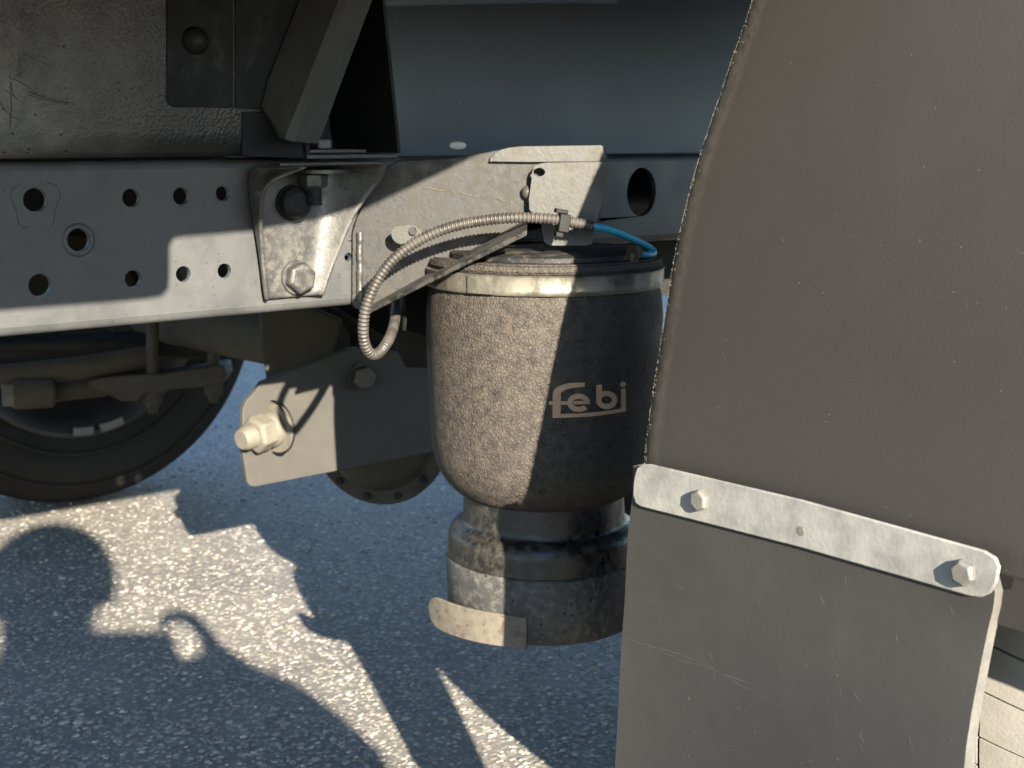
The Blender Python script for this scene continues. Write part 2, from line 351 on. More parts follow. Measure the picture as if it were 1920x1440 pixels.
# ------------------------------------------------------------------ setting: the road
def road():
    me = bpy.data.meshes.new('road')
    S = 400
    me.from_pydata([(-S, -S, 0), (S, -S, 0), (S, S, 0), (-S, S, 0)], [], [(0, 1, 2, 3)])
    o = bpy.data.objects.new('road', me); COL.objects.link(o); o['kind'] = 'structure'
    m = bpy.data.materials.new('asphalt'); m.use_nodes = True; t = m.node_tree; N = t.nodes; L = t.links; b = N['Principled BSDF']
    tc = N.new('ShaderNodeTexCoord'); vec = tc.outputs['Object']
    def vor(sc, feat='F1'):
        v = N.new('ShaderNodeTexVoronoi'); v.feature = feat; v.inputs['Scale'].default_value = sc; L.new(vec, v.inputs['Vector']); return v
    def noi(sc, d=5):
        n = N.new('ShaderNodeTexNoise'); n.inputs['Scale'].default_value = sc; n.inputs['Detail'].default_value = d; L.new(vec, n.inputs['Vector']); return n.outputs[0]
    def ramp(s, a, c, x=0., y=1.):
        r = N.new('ShaderNodeMapRange'); r.inputs[1].default_value = a; r.inputs[2].default_value = c; r.inputs[3].default_value = x; r.inputs[4].default_value = y; L.new(s, r.inputs[0]); return r.outputs[0]
    def mix(f, a, c, mode='MIX'):
        x = N.new('ShaderNodeMix'); x.data_type = 'RGBA'; x.blend_type = mode
        if hasattr(f, 'is_linked'): L.new(f, x.inputs[0])
        else: x.inputs[0].default_value = f
        for s, v in ((x.inputs[6], a), (x.inputs[7], c)):
            if hasattr(v, 'is_linked'): L.new(v, s)
            else: s.default_value = (*v, 1)
        return x.outputs[2]
    v1 = vor(135); v2 = vor(75)
    sep = N.new('ShaderNodeSeparateColor'); L.new(v1.outputs['Color'], sep.inputs[0])
    sep2 = N.new('ShaderNodeSeparateColor'); L.new(v2.outputs['Color'], sep2.inputs[0])
    c = mix(sep.outputs[0], (0.085, 0.08, 0.073), (0.255, 0.235, 0.2))
    c = mix(ramp(v1.outputs['Distance'], 0.25, 0.6), c, (0.085, 0.08, 0.075))       # bitumen between the stones
    st = N.new('ShaderNodeMath'); st.operation = 'MULTIPLY'
    L.new(ramp(sep2.outputs[1], 0.8, 0.86), st.inputs[0]); L.new(ramp(v2.outputs['Distance'], 0.2, 0.34, 1, 0), st.inputs[1])
    c = mix(st.outputs[0], c, (0.36, 0.335, 0.29))                                  # pale stones
    c = mix(ramp(noi(5), 0.35, 0.7, 0, 0.3), c, (0.24, 0.216, 0.175))                # dust drifts
    L.new(c, b.inputs['Base Color']); b.inputs['Roughness'].default_value = 0.8; b.inputs['Specular IOR Level'].default_value = 0.35
    b1 = N.new('ShaderNodeBump'); b1.inputs['Strength'].default_value = 0.4; b1.inputs['Distance'].default_value = 0.002
    L.new(ramp(v1.outputs['Distance'], 0, 0.6, 1, 0), b1.inputs['Height'])
    b2 = N.new('ShaderNodeBump'); b2.inputs['Strength'].default_value = 0.3; b2.inputs['Distance'].default_value = 0.003
    L.new(noi(230, 4), b2.inputs['Height']); L.new(b1.outputs[0], b2.inputs['Normal']); L.new(b2.outputs[0], b.inputs['Normal'])
    me.materials.append(m)
road()
def pebbles():
    verts, faces = [], []
    rng = random.Random(3)
    for k in range(11000):
        px = rng.uniform(-80, 1250); py = rng.uniform(690, 1460)
        p = onZ(px, py, 0); r = rng.choice((0.0018, 0.0024, 0.003, 0.0036)) * rng.uniform(0.8, 1.4)
        if rng.random() < 0.03: r *= 1.7
        a0 = rng.uniform(0, 6.3); e = rng.uniform(0.6, 1.0); n = 6; base = len(verts)
        for i in range(n):
            a = a0 + 2 * math.pi * i / n; q = r * rng.uniform(0.8, 1.15)
            verts.append((p.x + q * math.cos(a), p.y + e * q * math.sin(a), -0.0005))
        for i in range(n):
            a = a0 + 2 * math.pi * i / n; q = r * 0.6 * rng.uniform(0.7, 1.1)
            verts.append((p.x + q * math.cos(a), p.y + e * q * math.sin(a), r * rng.uniform(0.15, 0.4)))
        for i in range(n):
            faces.append((base + i, base + (i + 1) % n, base + n + (i + 1) % n, base + n + i))
        faces.append(tuple(base + n + i for i in range(n)))
    me = mesh('road_stones', verts, faces)
    m = mat('road_stone', (0.2, 0.195, 0.18), 0.75, var=0.0, vscale=2)
    t = m.node_tree; N = t.nodes; g = N.new('ShaderNodeNewGeometry'); rp = N.new('ShaderNodeValToRGB')
    rp.color_ramp.elements[0].color = (0.08, 0.076, 0.071, 1); rp.color_ramp.elements[1].color = (0.29, 0.27, 0.23, 1)
    e = rp.color_ramp.elements.new(0.85); e.color = (0.2, 0.186, 0.162, 1)
    t.links.new(g.outputs['Random Per Island'], rp.inputs[0]); t.links.new(rp.outputs[0], N['Principled BSDF'].inputs['Base Color'])
    o = bpy.data.objects.new('road_stones', me); me.materials.append(m); COL.objects.link(o)
    o['kind'] = 'stuff'; o['label'] = 'small pale stone chips set in the asphalt'; o['category'] = 'gravel'
pebbles()

# ------------------------------------------------------------------ truck: body, side skirt (above the view; they shade the chassis)
YR = 0.916                                   # outer face of the chassis rail
YS = 0.43                                    # side skirt
def back_to_skirt(p):                        # where the sun ray that reaches p crossed the skirt's plane
    return p - TRAVEL * ((p.y - YS) / TRAVEL.y)
def skirt():
    # lower edge of the skirt: a low left part, a step, then the rise into the wheel arch
    edge = [back_to_skirt(onY(0, 580, YR)), back_to_skirt(onY(270, 562, YR)), back_to_skirt(onY(303, 556, YR)), back_to_skirt(onY(316, 543, YR)),
            back_to_skirt(onY(318, 522, YR)), back_to_skirt(onY(318, 462, YR)), back_to_skirt(onY(326, 448, YR)), back_to_skirt(onY(345, 444, YR)), back_to_skirt(onY(500, 432, YR)), back_to_skirt(onY(668, 404, YR))]
    edge += [back_to_skirt(onY(830, 322, 0.862)), back_to_skirt(onY(915, 278, 0.836))]
    top = 0.98; edge.append(Vector((edge[-1].x + 0.04, YS, edge[-1].z + 0.012))); edge.append(Vector((2.0, YS, edge[-1].z + 0.004))); edge.append(Vector((2.0, YS, top)))
    edge[0] = Vector((-1.6, YS, edge[0].z))
    outer = edge + [Vector((-1.6, YS, top))]
    plate('side_skirt', outer, [], Vector((0, 0.004, 0)), 'body', label='dark lower side skirt of the truck body')
skirt()
abox('cargo_body', -1.6, 3.2, 0.425, 2.35, 0.98, 2.7, 'body', label='dark body of the truck above the chassis', bevel=0.01)

# ------------------------------------------------------------------ truck: chassis rail
ZT = onY(150, 302, YR).z; ZB = onY(300, 601, YR).z
def chassis_rail():
    rail = part('chassis_rail', (0.5, YR, ZB), label='dusty dark frame rail with punched round holes')
    xs = onY(700, 560, YR).x; xe = onY(1040, 470, YR).x; zbe = onY(1180, 452, YR).z
    xr = 1.9
    outer = [Vector((-0.7, YR, ZT - 0.006)), Vector((-0.7, YR, ZB + 0.004)), Vector((xs, YR, ZB + 0.004)), Vector((xe, YR, zbe + .004)), Vector((xr, YR, zbe + 0.004)), Vector((xr, YR, ZT - 0.006))]
    K = 1.0 / 2507
    holes = []
    big = [(66, 375, 22), (147, 450, 22), (75, 535, 21)]
    small = [(246, 371, 17), (340, 368, 16), (418, 363, 14), (250, 523, 16), (344, 514, 14.5), (421, 508, 13.5), (653, 482, 8), (-110, 360, 17), (-160, 540, 20), (-40, 455, 17)]
    for (x, y, r) in big + small:
        c = onY(x, y, YR); d = (c - CAM).dot(LOOK)
        holes.append(circle(c, XU, ZU, r * d * K * 1.02, 32))
    c = onY(1203, 360, YR); d = (c - CAM).dot(LOOK)
    holes.append(circle(c, XU, ZU, 30 * d * K / 0.8, 36, 45 * d * K))
    plate('web', outer, holes, Vector((0, 0.0055, 0)), 'rail', parent=rail, bevel=0.0008, smooth=30)
    # flanges turned inward, with rounded corners
    def flange(name, path, sgn):
        vs, fs = [], []; rr = 0.006; secs = [(0.0, rr), (0.0005, rr * 0.55), (0.002, rr * 0.18), (0.006, 0.0), (0.062, 0.0), (0.062, 0.0055), (0.0056, 0.0055), (0.0056, rr + 0.0002)]
        for (x, z) in path:
            for (dy, dz) in secs: vs.append((x, YR + dy, z + sgn * dz))
        n = len(secs)
        for i in range(len(path) - 1):
            for j in range(n): fs.append((i * n + j, i * n + (j + 1) % n, (i + 1) * n + (j + 1) % n, (i + 1) * n + j))
        link(name, recalc(mesh(name, vs, fs)), 'rail', rail, smooth=50)
    flange('top_flange', [(-0.7, ZT), (xr, ZT)], -1)
    flange('bottom_flange', [(-0.7, ZB - 0.002), (xs, ZB - 0.002), (xe, zbe - 0.002), (xr, zbe - 0.002)], 1)
    # pressed collars round two of the big holes, flaking paint round the others
    for (x, y, r, k) in ((147, 450, 25, 1),):
        c = onY(x, y, YR); d = (c - CAM).dot(LOOK); a = r * d * K
        prof = [(a * 0.86, 0.0), (a * 0.9, 0.0012), (a * 1.05, 0.0015), (a * 1.22, 0.0011), (a * 1.3, -0.0005)]
        link('hole_collar', lathe_mesh('hole_collar', prof, c, YN, 40), 'rail', rail, smooth=60)
    rng = random.Random(5)
    for (x, y, rr, a0, a1) in ((66, 378, 52, -0.9, 1.0), (66, 378, 50, 2.3, 4.4)):
        pts = []
        for i in range(26):
            a = a0 + (a1 - a0) * i / 25
            q = rr * (1 + 0.12 * math.sin(5 * a) + rng.uniform(-0.04, 0.04))
            pts.append(onY(x + q * 0.85 * math.cos(a), y - q * math.sin(a), YR - 0.0001))
        link('paint_crack', tube_mesh('paint_crack', pts, lambda i: 0.00016, 6), 'black', rail)
    return rail
chassis_rail()
# the far rail and cross members under the body
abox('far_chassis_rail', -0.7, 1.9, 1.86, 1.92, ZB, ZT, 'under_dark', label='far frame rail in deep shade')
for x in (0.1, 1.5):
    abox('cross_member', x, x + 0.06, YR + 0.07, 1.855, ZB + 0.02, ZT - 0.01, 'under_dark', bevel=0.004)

# ------------------------------------------------------------------ truck: body mount bracket (pressed steel, flared lips, shelf on top)
def mount_bracket():
    Y0 = YR - 0.004
    br = part('mount_bracket', onY(560, 560, YR), label='pressed steel mounting bracket with flared lips bolted to the rail')
    rows = []
    NV = 26
    L0 = [(312, 466), (330, 464), (360, 465), (400, 471), (450, 479), (500, 487), (540, 493), (570, 499)]     # left foot: image row, column
    C0 = [(312, 640), (330, 628), (360, 612), (400, 604), (450, 599), (500, 592), (540, 586), (570, 582)]     # crease of the right lip
    W0 = [(312, 726), (330, 722), (345, 714), (370, 694), (400, 672), (430, 657), (470, 641), (510, 625), (557, 609)]  # right lip front edge
    D0 = [(312, 0.040), (330, 0.036), (350, 0.029), (380, 0.0225), (420, 0.0165), (480, 0.011), (570, 0.005)]  # how far the lips stand out
    def ip(tab, y):
        if y <= tab[0][0]: return tab[0][1]
        for (a, b_), (c, d) in zip(tab, tab[1:]):
            if y <= c: return b_ + (d - b_) * (y - a) / (c - a)
        return tab[-1][1]
    for i in range(NV + 1):
        y = 316 + (562 - 316) * i / NV
        dl = ip(D0, y); xl = onY(ip(L0, y), y, Y0); xc = onY(ip(C0, y), y, Y0)
        dr = dl * 1.05
        xw = onY(ip(W0, y), y, Y0 - dr); z = xl.z
        r = 0.005
        bx = 0.03 * math.exp(-(y - 316) / 13.0)
        sec = [Vector((xl.x - 0.002 + bx, Y0 - dl, z)), Vector((xl.x - 0.001 + bx * 0.72, Y0 - dl * 0.8, z)), Vector((xl.x + bx * 0.35, Y0 - dl * 0.5, z)), Vector((xl.x, Y0 - min(r, dl * .4), z)), Vector((xl.x + r * 0.3, Y0 - min(r, dl * .4) * 0.3, z)), Vector((xl.x + r, Y0, z))]
        for k in range(1, 6): sec.append(Vector((xl.x + r + (xc.x - 0.006 - xl.x - r) * k / 5, Y0, z)))
        ex = xw.x - xc.x
        for k in range(1, 9):
            t = k / 8; sec.append(Vector((xc.x - 0.006 + (ex + 0.006) * (t ** 0.85), Y0 - dr * (t ** 1.6), z)))
        rows.append(sec)
    # roll the top edge out into the shelf
    n = len(rows[0]); extra = []
    top = rows[0]
    for (k, up) in ((0.35, 0.0022), (0.75, 0.0035), (1.0, 0.0038)):
        extra.append([Vector((p.x + (0.6 * top[0].x + 0.4 * top[-1].x - p.x) * 0.03 * k, Y0 - (Y0 - p.y) - (0.044 - (Y0 - p.y)) * k * (1 if 3 <= j <= n - 3 else 0.4), p.z + up)) for j, p in enumerate(top)])
    rows = list(reversed(extra)) + rows
    vs = [p for r_ in rows for p in r_]; fs = []
    for i in range(len(rows) - 1):
        for j in range(n - 1): fs.append((i * n + j, i * n + j + 1, (i + 1) * n + j + 1, (i + 1) * n + j))
    me = mesh('bracket_shell', vs, fs)
    o = link('bracket_shell', me, 'bracket', br, smooth=60)
    s = o.modifiers.new('solid', 'SOLIDIFY'); s.thickness = 0.0035; s.offset = 0
    b = o.modifiers.new('sub', 'SUBSURF'); b.levels = 1; b.render_levels = 1
    # shelf spacer under the body
    zs = rows[0][0].z
    pc = onY(620, 312, 0.885)
    link('shelf_washer', lathe_mesh('shelf_washer', [(0, 0), (0.021, 0), (0.021, 0.0025), (0.02, 0.003), (0, 0.003)], (pc.x - 0.004, 0.893, zs - 0.0075), ZU, 36), 'darksteel', br)
    hexbolt((pc.x - 0.010, 0.893, zs - 0.0085), (0, 0, -1), 0.0105, 0.010, 'darksteel', br, name='nut')
    link('threaded_end', tube_mesh('threaded_end', [Vector((pc.x - 0.010, 0.893, zs - 0.018 - 0.0006 * i)) for i in range(24)], lambda i: 0.0058 if i % 2 else 0.0052, 16), 'darksteel', br)
    hexbolt(onY(546, 380, Y0 - 0.002), YN, 0.0125, 0.011, 'plastic_cap', br, round_cap=True, name='bolt', washer=0.0135)
    hexbolt(onY(556, 520, Y0 - 0.002), YN, 0.0125, 0.0085, 'bracket', br, name='bolt', washer=0.0135, phase=0.6)
mount_bracket()

# ------------------------------------------------------------------ truck: tank and covers above the rail
YT = 0.893
def tank():
    tk = part('tool_box', onY(150, 300, YT), label='black textured steel box with cover plate above the frame rail')
    zb = onY(150, 297, YT).z
    x0 = -0.7; x1 = onY(570, 285, YT).x
    # long box with rounded lower edge; slightly bowed front face
    vs, fs = [], []
    prof = [(YT + 0.22, zb), (YT + 0.02, zb), (YT + 0.010, zb + 0.0010), (YT + 0.004, zb + 0.0045), (YT + 0.001, zb + 0.010), (YT, zb + 0.018), (YT - 0.0005, zb + 0.06), (YT, zb + 0.14), (YT + 0.002, zb + 0.30), (YT + 0.22, zb + 0.30)]
    NX = 60
    for i in range(NX + 1):
        x = x0 + (x1 - x0) * i / NX
        for (y, z) in prof:
            vs.append((x, y, z))
    n = len(prof)
    for i in range(NX):
        for j in range(n): fs.append((i * n + j, i * n + (j + 1) % n, (i + 1) * n + (j + 1) % n, (i + 1) * n + j))
    fs.append(tuple(range(n))); fs.append(tuple(NX * n + j for j in range(n - 1, -1, -1)))
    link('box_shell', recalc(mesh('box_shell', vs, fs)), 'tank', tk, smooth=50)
    # fine scratches through the paint on the left
    rng = random.Random(12)
    for k in range(11):
        x, y = rng.uniform(-10, 55), rng.uniform(80, 190); a = rng.choice((1.2, 1.45, 1.7, 0.25, 0.5)) + rng.uniform(-0.2, 0.2); ln = rng.uniform(30, 95); cv = rng.uniform(-0.9, 0.9)
        pts = [onY(x + ln * q / 8 * math.cos(a + cv * q / 8), y + ln * q / 8 * math.sin(a + cv * q / 8), YT - 0.0004) for q in range(9)]
        link('scratch', tube_mesh('scratch', pts, 0.00022, 5), 'groove', tk)
    # cover plates
    q = YT - 0.0015
    def cover(pts, name, thick=0.0028, m='black'):
        plate(name, [onY(x, y, q) for x, y in pts], [], Vector((0, thick, 0)), m, parent=tk, bevel=0.0008)
    cover([(313, -160), (313, 186), (317, 196), (327, 201), (438, 202), (438, -160)], 'cover_plate')
    cover([(441, -160), (441, 203), (497, 205), (503, 201), (600, -80), (625, -160)], 'cover_plate')
    # lower trim right of the box
    cover([(455, 210), (455, 290), (468, 294), (575, 298), (575, 210)], 'end_plate', 0.004)
    c = onY(366, 76, q)
    link('dome_bolt', lathe_mesh('dome_bolt', [(0.0098, 0), (0.0096, 0.0018), (0.0085, 0.0042), (0.006, 0.0062), (0.003, 0.0071), (0.0, 0.0073)], c, YN, 36), 'black', tk, smooth=60)
tank()
def brace():
    b = part('brace_bar', onY(580, 260, 0.87), label='slanted dusty angle-iron brace')
    # angle section: a wide front leaf (left, darker) and a folded side leaf (right)
    def strip(name, a, c, y0, y1, y2, y3, thick):
        p = [onY(a[0][0], a[0][1], y0), onY(a[1][0], a[1][1], y1), onY(c[1][0], c[1][1], y3), onY(c[0][0], c[0][1], y2)]
        return p
    # fold line from (640,-150) to (545,262); right edge (760,-150)->(596,266); left edge (585,-150)->(470,240)
    T = lambda x, y, yy: onY(x, y, yy)
    fold = [T(697, -160, 0.86), T(637, 0, 0.86), T(575, 160, 0.86), T(541, 248, 0.86), T(538, 260, 0.86)]
    rgt = [T(752, -160, 0.872), T(691, 0, 0.872), T(629, 165, 0.872), T(598, 250, 0.872), T(588, 267, 0.872)]
    fold2 = [T(707, -160, 0.859), T(647, 0, 0.859), T(585, 160, 0.859), T(552, 252, 0.859), T(548, 265, 0.859)]
    lft = [T(630, -160, 0.89), T(568, 0, 0.89), T(506, 158, 0.89), T(497, 200, 0.89), T(530, 255, 0.885)]
    vs = lft + fold + fold2 + rgt; n = 5; fs = []
    for k in range(3):
        for i in range(n - 1): fs.append((k * n + i, k * n + i + 1, (k + 1) * n + i + 1, (k + 1) * n + i))
    o = link('angle_leaf', recalc(mesh('angle_leaf', vs, fs)), 'brace', b, smooth=0)
    s = o.modifiers.new('s', 'SOLIDIFY'); s.thickness = 0.003; s.offset = -1
brace()
def end_channel():
    ch = part('end_channel', onY(660, 298, 0.89), label='black open channel with bolted floor plate beside the box')
    zf = onY(660, 296, 0.885).z
    xl = onY(568, 290, YT).x; xr = onY(745, 296, YT - 0.004).x
    # floor, back and sloping end wall
    yb = 1.02
    abox('floor_plate', xl, xr, YT - 0.006, yb, zf - 0.001, zf + 0.003, 'darksteel', parent=ch, bevel=0.001)
    abox('back_wall', xl, xr + 0.0, yb, yb + 0.004, zf + 0.0035, zf + 0.35, 'black', parent=ch)
    e0 = onY(745, 296, YT - 0.004); e1 = onY(715, 0, YT - 0.004); e2 = e1 + (e1 - e0) * 1.2
    plate('end_wall', [Vector((e0.x, YT - 0.005, zf + 0.0032)), Vector((e2.x, YT - 0.005, e2.z)), Vector((e2.x, yb - 0.002, e2.z)), Vector((e0.x, yb - 0.002, zf + 0.0032))], [], Vector((0.003, 0, 0)), 'black', parent=ch, bevel=0.0006)
    link('corner_fillet', tube_mesh('corner_fillet', [Vector((xl + 0.002, YT - 0.004, zf + 0.003)) + Vector((0, 0, 0.0)), Vector((xl + 0.0, YT - 0.004, zf + 0.02))], 0.002, 10), 'black', ch)
    abox('shim_plate', xl + 0.006, xl + 0.058, YT + 0.002, YT + 0.05, zf + 0.0034, zf + 0.0066, 'darksteel', parent=ch, bevel=0.0008)
    pc = onY(601, 284, 0.912)
    hexbolt((pc.x, 0.912, zf + 0.0068), ZU, 0.0105, 0.0085, 'darksteel', ch, phase=0.1)
    # inner upright seen past the brace
    u = onY(618, 250, 1.0)
    abox('upright', u.x - 0.03, u.x, 0.985, 1.0, zf + 0.0036, zf + 0.30, 'panel', parent=ch, bevel=0.001)
end_channel()
def inner_panel():
    # large blue-black panel behind, slightly bowed
    vs, fs = [], []
    a = onY(690, 262, 1.05); bq = onY(1480, 292, 1.02)
    NX, NZ = 30, 12
    for i in range(NX + 1):
        t = i / NX; x = a.x + (bq.x - a.x) * t; y = 1.05 - 0.045 * math.sin(math.pi * 0.5 * t) - 0.012 * math.sin(math.pi * t)
        z0 = a.z + (bq.z - a.z) * t
        for j in range(NZ + 1):
            s = j / NZ
            vs.append((x, y + 0.05 * s * s, z0 - 0.07 + 0.43 * s))
    for i in range(NX):
        for j in range(NZ): fs.append((i * (NZ + 1) + j, (i + 1) * (NZ + 1) + j, (i + 1) * (NZ + 1) + j + 1, i * (NZ + 1) + j + 1))
    o = link('inner_panel', recalc(mesh('inner_panel', vs, fs)), 'panel', truck, smooth=60, label='smooth blue-black panel behind the air spring mounting')
    s = o.modifiers.new('s', 'SOLIDIFY'); s.thickness = 0.003
inner_panel()
abox('body_panel', onY(1478, 292, 1.0).x + 0.002, 2.2, 1.0, 1.004, 0.55, 0.978, 'panel', label='dark body panel farther forward behind the wheel')
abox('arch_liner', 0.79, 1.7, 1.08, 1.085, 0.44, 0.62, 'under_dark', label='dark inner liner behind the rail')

# ------------------------------------------------------------------ truck: welded wing bracket over the air spring
def wing():
    wg = part('spring_bracket', onY(700, 560, YR), label='mud-spattered steel wing bracket welded to the rail above the air spring')
    A = onY(661, 500, YR - 0.004); B = onY(1000, 380, 0.815)
    pa, pb = (A.x, A.y), (B.x, B.y)
    nrm = Vector((pb[1] - pa[1], -(pb[0] - pa[0]), 0)).normalized()       # towards the camera
    V = lambda x, y: onV(x, y, pa, pb)
    pts = [(660, 436), (664, 420), (690, 360), (722, 316), (745, 301), (840, 296), (900, 288), (925, 283), (960, 276), (1132, 273), (1142, 304), (1122, 430), (990, 414), (842, 495), (694, 576), (676, 581), (662, 577), (659, 565)]
    plate('wing_plate', [V(x, y) for x, y in pts], [], -nrm * 0.004, 'wing', parent=wg, bevel=0.001)
    # lower flange: leaves the plate along a slanting line and widens over the spring
    def VO(x, y, k): return onplane(x, y, Vector((pa[0], pa[1], 0)) + nrm * k, nrm)
    q = [V(694, 572), V(840, 492), V(988, 410), VO(988, 431, 0.08), VO(840, 504, 0.062), VO(692, 579, 0.012)]
    vs = q + [p - ZU * 0.0042 for p in q]
    fs = [(0, 1, 4, 5), (1, 2, 3, 4), (11, 10, 7, 6), (10, 9, 8, 7)] + [(a, (a + 1) % 6, (a + 1) % 6 + 6, a + 6) for a in range(6)]
    link('lower_flange', recalc(mesh('lower_flange', vs, fs)), 'wing', wg, bevel=0.001)
    # raised top ledge and the paler folded piece
    off = nrm * 0.008
    ledge = [(918, 303), (921, 294), (929, 286), (941, 280), (958, 276), (980, 274), (1128, 272), (1131, 279), (1138, 303), (985, 304)]
    plate('top_ledge', [V(x, y) + off * 0.6 for x, y in ledge], [], -nrm * 0.006, 'wing_pale', parent=wg, bevel=0.0015)
    pale = [(998, 335), (999, 322), (1002, 314), (1007, 309), (1014, 306), (1024, 304.5), (1141, 303), (1143, 310), (1128, 380), (1118, 424), (1112, 436), (1110, 455), (1098, 458), (1032, 458), (1022, 452), (1017, 432), (1016, 420), (1003, 402), (994, 392), (993, 372), (996, 350)]
    hole = [V(1012 + 11 * math.cos(a), 322 - 8 * math.sin(a)) + off * 1.5 for a in [2 * math.pi * i / 16 for i in range(16)]]
    plate('folded_plate', [V(x, y) + off * 1.5 for x, y in pale], [hole], -nrm * 0.005, 'wing_pale', parent=wg, bevel=0.0012, label='pale zinc-grey folded plate of the bracket')
    # weld bead along the left edge, a blob of weld, a ragged seam of dirt along the fold
    rng = random.Random(2)
    pts = [V(675 + 0.5 * math.sin(i * 0.4), 436 + 128 * i / 40) + nrm * 0.0008 for i in range(41)]
    link('weld_bead', tube_mesh('weld_bead', pts, lambda i: 0.0027 + 0.00012 * math.sin(i * 1.7) + 0.0002 * math.sin(i * 0.6), 12), 'weld', wg, smooth=60)
    me = []
    for k in range(9):
        c = V(1002 + rng.uniform(-12, 12), 374 + rng.uniform(-16, 16)) + nrm * 0.005
        me.append(lathe_mesh('w', [(0.0, 0.003), (0.002, 0.0028), (0.0042, 0.0018), (0.0058, -0.001), (0.006, -0.007)], c, nrm, 16))
    link('weld_blob', join('weld_blob', me), 'weld', wg, smooth=60)
    pts = [V(795 + 195 * i / 50, 354 + 30 * (i / 50) ** 1.3 + rng.uniform(-3, 3)) + nrm * 0.0003 for i in range(51)]
    link('dirt_seam', tube_mesh('dirt_seam', pts, lambda i: rng.choice((0.0001, 0.0003, 0.0006, 0.0009)), 6), 'guardlip', wg)
    # bent pipe clip standing off the plate
    c0 = [(742, 428), (752, 421), (764, 420), (776, 418), (790, 424), (798, 432), (790, 440), (776, 447), (760, 454), (748, 450), (741, 440)]
    h0 = [V(779 + 8 * math.cos(a), 431 - 9 * math.sin(a)) + nrm * 0.02 for a in [2 * math.pi * i / 14 for i in range(14)]]
    plate('pipe_clip', smooth_loop([V(x, y) + nrm * 0.02 for x, y in c0], 3), [h0], -nrm * 0.0015, 'wing_pale', parent=wg, bevel=0.0003)
    link('clip_stem', tube_mesh('clip_stem', [V(782, 432) - nrm * 0.0, V(780, 431) + nrm * 0.0185], 0.003, 12), 'wing', wg)
    # web plates that carry the spring: horizontal table and inner gusset
    z = 0.0
    return V, nrm, wg
WV, WN, wing_part = wing()

